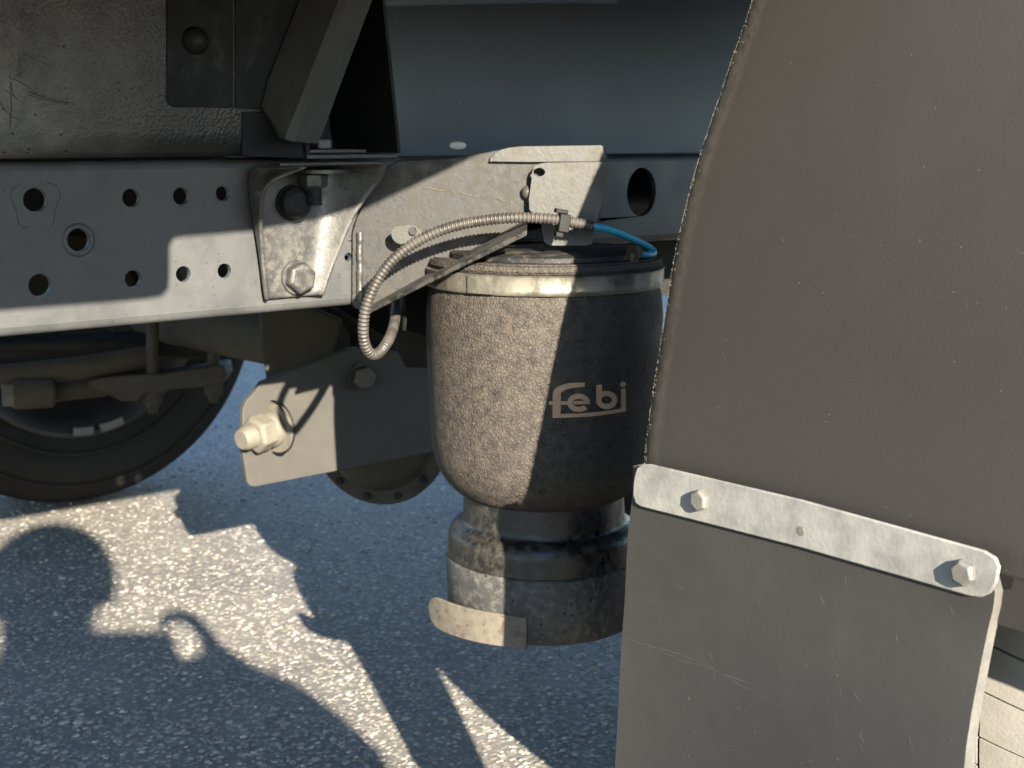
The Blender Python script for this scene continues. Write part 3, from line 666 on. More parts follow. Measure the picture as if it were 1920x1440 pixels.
# ------------------------------------------------------------------ truck: air spring
SPX, SPY = 0.703, 0.826
SDEP = Vector((SPX, SPY, 0)).dot(LOOKH)
AX = 0
def sil(px, py):
    """left silhouette point in the picture -> (radius, height) about the spring's axis"""
    d = ray(px, py); dh = Vector((d.x, d.y, 0)); k = dh.length; dh /= k
    c = Vector((SPX, SPY, 0)); perp = abs(c.x * dh.y - c.y * dh.x)
    t = c.dot(dh)
    return perp, CAMH + d.z / k * t
def air_spring():
    sp = part('air_spring', (SPX, SPY, 0.2), label='black rubber air spring bellows on its piston, beneath the wing bracket')
    C = Vector((SPX, SPY, 0))
    pts = [(803, 548), (800, 575), (799, 610), (800, 660), (803, 720), (806, 780), (810, 828), (816, 858), (827, 882), (841, 900), (857, 914), (875, 923)]
    prof = [sil(*p) for p in pts]
    zmid = prof[0][1]
    # rolled lobe turns under and back up to the piston
    rn = sil(884, 960)[0]
    last = prof[-1]
    prof += [(last[0] - 0.008, last[1] - 0.0025), (last[0] - 0.014, last[1] + 0.001), (rn - 0.004, last[1] + 0.010)]
    prof = [(prof[0][0] - 0.004, zmid + 0.03), (prof[0][0] - 0.002, zmid + 0.008)] + prof
    sm = smooth_path([Vector((r, z, 0)) for r, z in prof], 5)
    rng = random.Random(4)
    link('bellows', lathe_mesh('bellows', [(v.x, v.y) for v in sm], C, ZU, 128), 'rubber_bellows', sp, smooth=80)
    # clamp band
    rb = prof[2][0]; z0 = sil(803, 532)[1]; z1 = sil(806, 497)[1]
    band = [(rb - 0.002, z0), (rb + 0.0012, z0), (rb + 0.0022, z0 + 0.0015), (rb + 0.0018, z0 + 0.004), (rb + 0.0018, z1 - 0.0035), (rb + 0.0024, z1 - 0.001), (rb + 0.001, z1), (rb - 0.003, z1)]
    cb = link('clamp_band', lathe_mesh('clamp_band', band, C, ZU, 120, jitter=lambda a, j, r, h: 0.0003 * math.sin(24 * a)), 'ring', sp, smooth=50)
    # crimp overlap plate
    for aa in (math.atan2(onY(858, 520, .78).y - SPY, onY(858, 520, .78).x - SPX),):
        link('band_clasp', lathe_mesh('band_clasp', [(rb + 0.0024, z0 + 0.0005), (rb + 0.0036, z0 + 0.001), (rb + 0.0036, z1 - 0.001), (rb + 0.0024, z1 - 0.0005)], C, ZU, 6, ang=(aa - 0.13, aa + 0.10)), 'ring', sp, smooth=30)
    # stepped top plates
    zt = sil(900, 440)[1]
    link('top_bead', lathe_mesh('top_bead', [(0, z1 + 0.0005), (rb - 0.001, z1 + 0.0005), (rb + 0.0006, z1 + 0.003), (rb - 0.001, z1 + 0.0065), (rb - 0.005, z1 + 0.0075), (0, z1 + 0.0075)], C, ZU, 96), 'rubber_bellows', sp, smooth=50)
    link('top_plate', lathe_mesh('top_plate', [(0, z1 + 0.008), (rb - 0.016, z1 + 0.008), (rb - 0.016, z1 + 0.0115), (rb - 0.018, z1 + 0.013), (0, z1 + 0.0135)], C, ZU, 96), 'cap', sp, smooth=40)
    zt = z1 + 0.016
    # piston
    pp = [(869, 935), (868, 950), (867, 964), (863, 973), (852, 979), (845, 986), (841, 997), (840, 1012), (839, 1032)]
    pr = [sil(*p) for p in pp]
    prs = smooth_path([Vector((r, z, 0)) for r, z in [(pr[0][0] - .001, pr[0][1] + 0.02)] + pr], 4)
    link('piston', lathe_mesh('piston', [(v.x, v.y) for v in prs], C, ZU, 96), 'piston', sp, smooth=70)
    rbz = sil(838, 1036); rb2 = rbz[0]; zb2 = sil(838, 1150)[1]
    link('piston_base', lathe_mesh('piston_base', [(rb2 - 0.004, rbz[1] + 0.0015), (rb2 - 0.0008, rbz[1] + 0.001), (rb2 + 0.0006, rbz[1] - 0.001), (rb2 + 0.0004, (rbz[1] + zb2) / 2), (rb2 - 0.0008, zb2 + 0.002), (rb2 - 0.003, zb2), (0, zb2)], C, ZU, 96), 'base', sp, smooth=50)
    # lower bracket tab that sticks out to the left under the base
    zt2 = zb2 + 0.016
    q = [(806, 1104), (802, 1118), (801, 1135), (806, 1152), (818, 1166), (850, 1182), (893, 1196), (940, 1203), (1000, 1130), (900, 1110), (845, 1115), (832, 1098), (822, 1094)]
    n1 = [onplane(x, y, (SPX, SPY - 0.05, 0), LOOKH) for x, y in q]
    tab = []
    # the tab is a plate curved round the base: an arc of a slightly larger circle, tilted outwards
    vs, fs = [], []; NA = 26
    a0 = math.atan2(-LOOKH.y, -LOOKH.x)                   # towards the camera
    for i in range(NA + 1):
        t = i / NA; a = a0 - 1.30 + 1.12 * t              # sweeps from the left towards the front
        rr = rb2 + 0.0022 + 0.016 * max(0, 1 - t * 1.2) ** 1.3
        endr = 1 if t > 0.16 else math.sqrt(max(0.0, 1 - ((0.16 - t) / 0.16) ** 2)) * 0.8 + 0.2
        zc = zb2 + 0.012 + 0.001 * (1 - t); hh = 0.0135 * endr
        u = Vector((math.cos(a), math.sin(a), 0))
        for (dz, dr) in ((-1, 0), (1, 0.0), (1, -0.003), (-1, -0.003)):
            p = C + u * (rr + dr); vs.append((p.x, p.y, zc + dz * hh))
    for i in range(NA):
        for k in range(4): fs.append((i * 4 + k, i * 4 + (k + 1) % 4, (i + 1) * 4 + (k + 1) % 4, (i + 1) * 4 + k))
    fs += [(0, 1, 2, 3), (NA * 4 + 3, NA * 4 + 2, NA * 4 + 1, NA * 4)]
    link('base_tab', recalc(mesh('base_tab', vs, fs)), 'basetab', sp, smooth=40, bevel=0.0008)
    # flake of light paint at the base's right
    # ---- printed lettering on the rubber, wrapped round the bellows
    def on_bellows(px, py, lift):
        d = ray(px, py); best = None
        # march the sight line to the turned surface
        lo = 0.7; f = lambda t: (math.hypot(CAM.x + d.x * t - SPX, CAM.y + d.y * t - SPY) - rad_at(CAM.z + d.z * t) - lift)
        t = lo; prev = f(t)
        while t < 1.3:
            t += 0.002; cur = f(t)
            if cur <= 0:
                t -= 0.002 * (0 - cur) / (prev - cur) if prev != cur else 0; break
            prev = cur
        return CAM + d * t
    tabl = [(v.y, v.x) for v in sm]
    def rad_at(z):
        for (za, ra), (zb_, rb_) in zip(tabl, tabl[1:]):
            if za >= z >= zb_ and za > zb_: return ra + (rb_ - ra) * (za - z) / (za - zb_)
        return tabl[5][1]
    Z = lambda x, y: (1000 + x / 8.0, 680 + y / 8.0)
    shapes = []
    def ring_sector(cx, cy, rx, ry, tx, a0, a1, n=22):
        o = [(cx + rx * math.cos(a0 + (a1 - a0) * i / n), cy - ry * math.sin(a0 + (a1 - a0) * i / n)) for i in range(n + 1)]
        i_ = [(cx + (rx - tx) * math.cos(a0 + (a1 - a0) * i / n), cy - (ry - tx) * math.sin(a0 + (a1 - a0) * i / n)) for i in range(n + 1)]
        return o, i_
    quads = []
    def band(A, B):
        for i in range(len(A) - 1): quads.append((A[i], B[i], B[i + 1], A[i + 1]))
    def seg(p, q, k=6): return [(p[0] + (q[0] - p[0]) * i / k, p[1] + (q[1] - p[1]) * i / k) for i in range(k + 1)]
    # f: hooked top, stem, cross bar, and the long underline that runs to the i
    band([(770, 297), (690, 297), (600, 302), (530, 308), (460, 322), (400, 345), (350, 372), (315, 405), (295, 445), (290, 480)],
         [(770, 360), (700, 366), (620, 376), (545, 388), (500, 402), (460, 420), (430, 438), (415, 455), (412, 470), (412, 480)])
    band(seg((290, 480), (288, 828), 10), seg((412, 480), (410, 768), 10))
    band(seg((288, 828), (410, 768), 1), seg((288, 828), (410, 828), 1))
    band(seg((410, 768), (700, 762), 5), seg((410, 828), (700, 816), 5))
    band([(700, 762), (900, 745), (1050, 728), (1200, 706), (1310, 690)], [(700, 816), (900, 803), (1050, 786), (1200, 762), (1390, 728)])
    band(seg((232, 580), (288, 577), 2), seg((235, 630), (288, 632), 2))
    band(seg((412, 577), (520, 580), 3), seg((412, 634), (520, 630), 3))
    # e
    o_, i_ = ring_sector(680, 602, 172, 138, 78, R(2), R(322), 34); band(o_, i_)
    band(seg((600, 578), (846, 570), 5), seg((600, 626), (850, 618), 5))
    # b
    band(seg((945, 335), (945, 610), 8), seg((1030, 330), (1030, 520), 8))
    o_, i_ = ring_sector(1100, 560, 160, 138, 80, 0, 2 * math.pi, 40); band(o_, i_)
    # i with its dot, joined to the underline
    band(seg((1318, 395), (1310, 690), 8), seg((1385, 385), (1390, 728), 8))
    o_, i_ = ring_sector(1345, 325, 45, 42, 42, 0, 2 * math.pi, 16); band(o_, i_)
    vs, fs = [], []
    for qd in quads:
        b0 = len(vs)
        for (x, y) in qd: vs.append(on_bellows(*Z(x, y), 0.0005))
        fs.append((b0, b0 + 1, b0 + 2, b0 + 3))
    link('printed_logo', recalc(mesh('printed_logo', vs, fs)), 'logo', sp, smooth=60, label='faded beige lettering printed on the bellows')
    return sp, zt, rb
spring, ZSP, RSP = air_spring()
# plate that carries the spring under the wing bracket, and its inner gusset
def spring_table():
    plate('spring_table', [Vector((SPX - 0.09, YR - 0.006, ZSP)), Vector((SPX - 0.06, 0.878, ZSP)), Vector((SPX - 0.03, 0.872, ZSP)), Vector((SPX + 0.09, 0.872, ZSP)), Vector((SPX + 0.1, YR - 0.006, ZSP))], [], Vector((0, 0, 0.005)), 'cap', parent=wing_part, bevel=0.0008)
    plate('inner_gusset', [onY(760, 540, YR + 0.02), onY(830, 530, YR + 0.02), onY(840, 640, YR + 0.02), onY(760, 620, YR + 0.02)], [], Vector((0, 0.004, 0)), 'under_dark', parent=wing_part)
spring_table()

# ------------------------------------------------------------------ truck: air line
def air_line():
    al = part('air_line', onY(1050, 420, 0.83), label='thin air line in a grey corrugated sleeve ending in blue tube')
    H = lambda x, y, yy: onY(x, y, yy)
    ctrl = [H(745, 535, 0.99), H(743, 578, 0.955), H(738, 612, 0.905), H(727, 640, 0.866), H(712, 660, 0.856), H(697, 664, 0.85), H(685, 648, 0.846), H(681, 618, 0.842), H(686, 578, 0.838), H(703, 535, 0.834),
            H(735, 489, 0.828), H(785, 451, 0.82), H(845, 426, 0.81), H(910, 413, 0.80), H(975, 408, 0.785), H(1035, 411, 0.771), H(1075, 417, 0.763), H(1112, 425, 0.757)]
    path = smooth_path(ctrl, 12)
    # resample evenly: six points per corrugation
    L = [0]
    for a, b_ in zip(path, path[1:]): L.append(L[-1] + (b_ - a).length)
    pitch = 0.0031; n = int(L[-1] / pitch * 6); pts = []; k = 0
    for i in range(n + 1):
        s = L[-1] * i / n
        while k < len(L) - 2 and L[k + 1] < s: k += 1
        pts.append(path[k].lerp(path[k + 1], (s - L[k]) / (L[k + 1] - L[k])))
    wave = [0.0, 0.65, 1.0, 1.0, 0.65, 0.0]
    link('corrugated_sleeve', tube_mesh('corrugated_sleeve', pts, lambda i: 0.0034 + 0.0009 * wave[i % 6], 18), 'hose', al, smooth=70)
    # holder clip
    c = H(1056, 418, 0.767); d = (H(1075, 417, 0.763) - H(1035, 411, 0.771)).normalized(); up = ZU - d * d.z; up.normalize(); f = d.cross(up).normalized()
    ms = [box_mesh('c', c, d * 0.0042, up * 0.0068, f * 0.0062), box_mesh('c', c + up * 0.0085 - d * 0.003, d * 0.0048, up * 0.0016, f * 0.0045), box_mesh('c', c - up * 0.009 - d * 0.002, d * 0.003, up * 0.002, f * 0.004)]
    link('holder_clip', join('holder_clip', ms), 'plastic_cap', al, bevel=0.0008)
    b = smooth_path([H(1106, 424, 0.758), H(1140, 430, 0.756), H(1175, 443, 0.756), H(1205, 457, 0.757), H(1222, 468, 0.756), H(1224, 475, 0.754), H(1212, 478, 0.752), H(1192, 477, 0.752)], 8)
    link('blue_tube', tube_mesh('blue_tube', b, 0.003, 14), 'blue', al, smooth=70, label='bright blue plastic tube')
    fc = H(1186, 474, 0.742)
    fd = (b[-2] - b[-1]).normalized()
    link('tube_fitting', join('tube_fitting', [prism_mesh('f', fc - fd * 0.001, fd, 0.0066, 0.006, 6, 0.2, top=0.0008), prism_mesh('f', fc + fd * 0.004, fd, 0.0042, 0.003, 16), prism_mesh('f', fc + fd * 0.001, Vector((0, 0, -1)), 0.004, 0.016, 12)]), 'brass', al, smooth=30)
air_line()
def disc_mesh():
    me = lathe_mesh('disc', [(0.0075, 0), (0.0072, 0.001), (0.005, 0.0022), (0, 0.0026)], Vector(), YN, 24); c = onY(858, 273, 0.913)
    for v in me.vertices: v.co = Vector((v.co.x * 1.15, v.co.y, v.co.z * 0.5)) + c
    return me
# pale domed oval disc on the rail's top edge
link('disc', disc_mesh(), 'white', truck, label='small white oval disc')

# ------------------------------------------------------------------ truck: suspension arm plate
YA = 1.235
def arm():
    ar = part('suspension_arm', onY(640, 780, YA), label='flat grey suspension arm plate, half in sunlight')
    P = lambda x, y: onY(x, y, YA)
    pts = [(455, 770), (462, 752), (478, 735), (492, 716), (640, 659), (655, 653), (672, 651), (700, 655), (800, 663), (880, 668), (880, 835), (812, 848), (628, 884), (480, 913), (470, 912), (463, 904), (456, 850)]
    plate('arm_plate', [P(x, y) for x, y in pts], [], Vector((0, 0.008, 0)), 'arm', parent=ar, bevel=0.0012)
    # big dusty pivot bolt at the left: washer, nut, stud, pointing to the truck's rear
    ax = Vector((-0.97, -0.22, -0.10)).normalized(); c = P(512, 800) + YN * 0.006
    link('pivot_washer', lathe_mesh('pivot_washer', [(0, 0), (0.0265, 0), (0.027, 0.0012), (0.0265, 0.003), (0, 0.0032)], c, ax, 40), 'armbolt', ar, smooth=40)
    link('pivot_collar', lathe_mesh('pivot_collar', [(0, 0.003), (0.0185, 0.003), (0.019, 0.012), (0.016, 0.016), (0, 0.016)], c, ax, 32), 'armbolt', ar, smooth=40)
    link('pivot_nut', prism_mesh('pivot_nut', c + ax * 0.013, ax, 0.0205, 0.02, 6, 0.4, top=0.003), 'armbolt', ar, bevel=0.0015)
    link('pivot_stud', lathe_mesh('pivot_stud', [(0.0, 0.0), (0.0125, 0.0), (0.0125, 0.044), (0.010, 0.048), (0, 0.0485)], c, ax, 24), 'armbolt', ar, smooth=40)
    link('split_ring', tube_mesh('split_ring', [c + ax * 0.0 + ax.cross(ZU).normalized() * (0.0285 * math.cos(a)) + ZU * (0.0285 * math.sin(a)) for a in [2 * math.pi * i / 40 for i in range(41)]], 0.0009, 6), 'plastic_cap', ar)
    c = P(676, 706)
    link('bolt_washer', lathe_mesh('bolt_washer', [(0, 0), (0.0165, 0), (0.0165, 0.003), (0, 0.0036)], c, YN, 32), 'arm', ar, smooth=40)
    link('bolt', prism_mesh('bolt', c + YN * 0.003, Vector((-0.25, -0.97, 0)), 0.0135, 0.012, 6, 0.5, top=0.0015), 'rustbolt', ar, bevel=0.0006)
arm()

# ------------------------------------------------------------------ truck: axle, differential, links, far wheel
def axle():
    ax = part('rear_axle', (0.86, 1.45, 0.2), label='dusty rear axle tube with round differential cover')
    # differential cover seen below the arm
    dc = atdepth(712, 815, 1.62)
    n = Vector((-0.80, -0.60, 0.0)).normalized()
    r = 0.088
    prof = [(0.0, 0.052), (0.03, 0.05), (0.05, 0.042), (0.062, 0.026), (0.066, 0.014), (0.07, 0.010), (r - 0.002, 0.009), (r, 0.006), (r, -0.006), (r * 0.93, -0.012), (r * 0.96, -0.02), (r * 0.9, -0.07), (r * 0.5, -0.15), (0, -0.16)]
    link('differential', lathe_mesh('differential', prof, dc, n, 64), 'under', ax, smooth=40)
    u = n.cross(ZU).normalized(); v = u.cross(n)
    for k in range(12):
        a = 2 * math.pi * k / 12 + 0.18
        c = dc + (u * math.cos(a) + v * math.sin(a)) * 0.078 + n * 0.009
        link('cover_bolt', prism_mesh('cover_bolt', c, n, 0.0052, 0.0045, 6, 0.2 * k, top=0.0008), 'under_dark', ax, bevel=0.0004)
    # axle tube out to the far wheel
    t0 = atdepth(560, 640, 1.60); t1 = atdepth(270, 590, 2.05)
    link('axle_tube', tube_mesh('axle_tube', [t0 + (t0 - t1) * 0.12, t0, t1, t1 + (t1 - t0) * 0.2], 0.036, 28), 'under', ax, smooth=60)
    # mounting gusset and slanted damper
    g = lambda x, y, d: atdepth(x, y, d)
    plate('axle_gusset', [g(484, 570, 1.5), g(545, 560, 1.5), g(640, 600, 1.5), g(610, 720, 1.5), g(500, 720, 1.5), g(490, 650, 1.5)], [], LOOKH * 0.01, 'under', parent=ax, bevel=0.002)
    p0 = g(470, 520, 1.66); p1 = g(665, 640, 1.64); p2 = g(850, 745, 1.63)
    link('damper', tube_mesh('damper', [p0, p1, p2], 0.024, 28), 'under', ax, smooth=60)
    # plates and spring pieces in the shade behind the air spring
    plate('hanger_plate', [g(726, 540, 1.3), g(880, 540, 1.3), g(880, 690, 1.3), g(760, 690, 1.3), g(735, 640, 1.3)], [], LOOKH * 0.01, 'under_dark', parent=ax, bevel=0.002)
    plate('dark_backing', [g(585, 480, 1.78), g(930, 480, 1.78), g(930, 700, 1.78), g(640, 700, 1.78), g(600, 620, 1.78)], [], LOOKH * 0.02, 'under_dark', parent=ax, bevel=0.002)  # added dark sheet to keep the gap behind the damper dark
    link('lower_bush', lathe_mesh('lower_bush', [(0, 0), (0.03, 0), (0.034, 0.004), (0.034, 0.04), (0, 0.04)], g(1180, 925, 1.25), Vector((0.2, 1, 0)), 30), 'under', ax, smooth=40)
axle()
def far_spring():
    fs = part('leaf_spring_clamp', atdepth(330, 700, 1.86), label='far-side spring clamp with two hanging threaded studs')
    D = 1.86
    g = lambda x, y, d=D: atdepth(x, y, d)
    # long stabiliser bar and leaf
    link('bar', tube_mesh('bar', [g(-140, 716, 1.8), g(0, 706, 1.82), g(150, 690, 1.84), g(285, 668, 1.87)], 0.0165, 20), 'under', fs, smooth=60)
    plate('leaf', [g(-150, 648, 1.9), g(300, 628, 1.95), g(430, 640, 1.95), g(430, 672, 1.95), g(280, 676, 1.95), g(-150, 700, 1.9)], [], LOOKH * 0.05, 'under_dark', parent=fs, bevel=0.003)
    # clamp plate
    pts = [(160, 718), (190, 708), (280, 702), (300, 702), (412, 684), (420, 686), (424, 705), (414, 722), (312, 732), (296, 738), (272, 738), (258, 752), (228, 753), (205, 742), (185, 730)]
    plate('clamp_plate', [g(x, y, 1.83) for x, y in pts], [], LOOKH * 0.05, 'under', parent=fs, bevel=0.003)
    for (x, y0, y1, y2, y3) in ((286, 592, 735, 757, 774), (400, 640, 718, 738, 754)):
        a = g(x, y0, 1.845); b = g(x, y2, 1.845)
        link('stud', tube_mesh('stud', [a, b, g(x, y3, 1.845)], lambda i: 0.0085 if i < 2 else 0.0065, 14), 'under', fs, smooth=40)
        link('stud_nut', prism_mesh('stud_nut', g(x, y1, 1.845), Vector((0, 0, -1)), 0.0135, 0.018, 6, 0.3, top=0.002), 'under', fs, bevel=0.001)
    # bushed end of a link at the left
    a = g(-30, 742, 1.8); b = g(88, 738, 1.83)
    link('link_bush', lathe_mesh('link_bush', [(0, 0), (0.018, 0), (0.02, 0.003), (0.02, 0.052), (0.016, 0.056), (0.0, 0.056)], g(22, 740, 1.79), (b - a), 28), 'under', fs, smooth=40)
    link('link_nut', prism_mesh('link_nut', g(4, 741, 1.78), (b - a), 0.017, 0.016, 6, 0.2, top=0.002), 'armbolt', fs, bevel=0.001)
    link('link_rod', tube_mesh('link_rod', [g(80, 738, 1.84), g(200, 724, 1.86)], 0.014, 16), 'under', fs, smooth=60)
    # body hangers in the dark above
    for (x0, x1, y0, y1) in ((30, 110, 590, 668), (212, 262, 590, 664)):
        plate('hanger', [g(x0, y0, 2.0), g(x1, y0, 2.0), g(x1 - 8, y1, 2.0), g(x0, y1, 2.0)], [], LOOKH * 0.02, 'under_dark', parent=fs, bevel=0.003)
far_spring()
def tyre_profile(r, wdt, rim):
    h = wdt / 2
    return [(rim, -h * 0.72), (rim + 0.012, -h * 0.80), (rim + 0.05, -h * 0.98), ((r + rim) / 2 + 0.015, -h * 1.03), (r - 0.035, -h * 0.97), (r - 0.012, -h * 0.86), (r - 0.002, -h * 0.7),
            (r, -h * 0.3), (r, h * 0.3), (r - 0.002, h * 0.7), (r - 0.012, h * 0.86), (r - 0.035, h * 0.97), ((r + rim) / 2 + 0.015, h * 1.03), (rim + 0.05, h * 0.98), (rim + 0.012, h * 0.80), (rim, h * 0.72)]
def far_wheel():
    c = onZ(172, 944, 0); RW = 0.335
    # stand the wheel so that its inner face meets the road there
    C = Vector((c.x + 0.0, c.y + 0.10, RW))
    wh = part('wheel', (C.x, C.y, 0), label='far rear wheel in shade beneath the truck')
    rim = 0.205
    sm = smooth_path([Vector((r, h, 0)) for r, h in tyre_profile(RW, 0.215, rim)], 4)
    link('tyre', lathe_mesh('tyre', [(v.x, v.y) for v in sm], C, Vector((0, 1, 0)), 96, jitter=None), 'tyre', wh, smooth=60)
    # circumferential sidewall rib
    for rr, hh in ((0.30, -0.108), (0.245, -0.106)):
        link('sidewall_rib', lathe_mesh('sidewall_rib', [(rr - 0.004, hh), (rr - 0.002, hh - 0.003), (rr + 0.002, hh - 0.003), (rr + 0.004, hh)], C, Vector((0, 1, 0)), 96), 'tyre', wh, smooth=60)
    link('rim', lathe_mesh('rim', [(rim + 0.012, -0.088), (rim + 0.014, -0.094), (rim + 0.006, -0.097), (rim - 0.004, -0.09), (rim - 0.012, -0.07), (rim - 0.02, -0.03), (rim - 0.03, 0.03), (rim - 0.06, 0.05), (0.06, 0.06), (0, 0.06)], C, Vector((0, 1, 0)), 72), 'rim', wh, smooth=50)
    # balance weights on the rim edge
    for (a0, a1) in ((R(-97), R(-87)), (R(-84), R(-72))):
        ms = []
        for s in range(5):
            a = a0 + (a1 - a0) * s / 4
        vs, f = [], []
        for s in range(9):
            a = a0 + (a1 - a0) * s / 8; u = Vector((math.cos(a), 0, math.sin(a)))
            for (dr, dy) in ((-0.006, -0.0955), (-0.006, -0.1035), (0.010, -0.1035), (0.010, -0.0955)):
                vs.append(C + u * (rim + dr) + Vector((0, dy, 0)))
        for s in range(8):
            for k in range(4): f.append((s * 4 + k, s * 4 + (k + 1) % 4, (s + 1) * 4 + (k + 1) % 4, (s + 1) * 4 + k))
        f += [(0, 1, 2, 3), (35, 34, 33, 32)]
        link('balance_weight', recalc(mesh('balance_weight', vs, f)), 'weight', wh, bevel=0.002)
    link('brake_drum', lathe_mesh('brake_drum', [(0, -0.05), (0.12, -0.05), (0.13, -0.04), (0.135, 0.04), (0, 0.04)], C, Vector((0, 1, 0)), 48), 'under_dark', wh, smooth=40)
far_wheel()

# ------------------------------------------------------------------ truck: mudguard, near wheel, mud flap
YG = 0.568
def mudguard():
    edge = [(1470, -230), (1425, -90), (1398, 0), (1385, 40), (1362, 105), (1340, 170), (1318, 235), (1300, 290), (1284, 345), (1270, 400), (1256, 460), (1245, 520), (1235, 580), (1225, 650), (1214, 720), (1205, 780), (1198, 840), (1195, 885), (1191, 950)]
    pts = [onY(x, y, YG) for x, y in edge]
    sm = smooth_path([Vector((p.x, p.z, 0)) for p in pts], 3)
    XG = sm[-1].x
    a, b_ = sm[0], sm[3]; d = (a - b_).normalized(); over = []
    for k in range(14):                                     # the guard curves on over the wheel
        ang = -0.085 * k; d2 = Vector((d.x * math.cos(ang) - d.y * math.sin(ang), d.x * math.sin(ang) + d.y * math.cos(ang), 0)); a = a + d2 * 0.03; over.append(a)
    full = list(reversed(over)) + sm
    gd = part('mudguard', (XG, YG, sm[-1].y), label='large curved dusty black plastic mudguard')
    y1 = 0.19
    # bottom continues a little below the strip on the outer side
    zlow = onX(1905, 1162, XG).z
    prof = [(v.x, v.y) for v in full] + [(XG, zlow + 0.02), (XG, zlow + 0.004), (XG + 0.003, zlow)]
    cols = [YG, YG - 0.0015, YG - 0.004, YG - 0.012, YG - 0.03] + [YG - 0.03 - (YG - 0.03 - y1) * k / 24 for k in range(1, 25)]
    drop = [0.006, 0.0025, 0.0006, 0.0, 0.0] + [0.0] * 24
    vs, fs = [], []
    for i, (x, z) in enumerate(prof):
        for y, d in zip(cols, drop):
            vs.append((x + d + 0.004 * ((y - 0.4) / 0.2) ** 2, y, z))
    n = len(cols)
    for i in range(len(prof) - 1):
        for j in range(n - 1): fs.append((i * n + j, i * n + j + 1, (i + 1) * n + j + 1, (i + 1) * n + j))
    me = recalc(mesh('guard_shell', vs, fs))
    o = link('guard_shell', me, 'guard', gd, smooth=60); SPLIT.append(o)
    # make sure the front faces the rear of the truck
    s = o.modifiers.new('s', 'SOLIDIFY'); s.thickness = 0.004; s.offset = -1 if me.polygons[len(me.polygons) // 2].normal.x < 0 else 1
    # crusted dirt along the inner edge
    rng = random.Random(9); vs, fs = [], []
    for k in range(1300):
        i = rng.randrange(3, len(sm) - 2); t = rng.random(); p = sm[i].lerp(sm[i + 1], t)
        y = YG - abs(rng.gauss(0, 0.0022)); r = rng.uniform(0.0002, 0.0006) * (1.6 if rng.random() < 0.06 else 1)
        dr = 0.006 * max(0, 1 - (YG - y) / 0.003) ** 1.5 + 0.004 * ((y - 0.4) / 0.2) ** 2
        b0 = len(vs); c = Vector((p.x + dr - 0.0002, y, p.y))
        for q in ((-1, 0, 0), (0, 1, 0.2), (0, -0.6, 0.8), (0, -0.5, -0.9), (1, 0, 0)):
            vs.append(c + Vector((q[0] * 0.6, q[1] * rng.uniform(.7, 1.4), q[2] * rng.uniform(.7, 1.6))) * r)
        fs += [(b0, b0 + 1, b0 + 2), (b0, b0 + 2, b0 + 3), (b0, b0 + 3, b0 + 1), (b0 + 4, b0 + 2, b0 + 1), (b0 + 4, b0 + 3, b0 + 2), (b0 + 4, b0 + 1, b0 + 3)]
    o2 = link('edge_dirt', recalc(mesh('edge_dirt', vs, fs)), 'guardlip', gd, smooth=0); o2['kind'] = 'stuff'
    return XG
XG = mudguard()
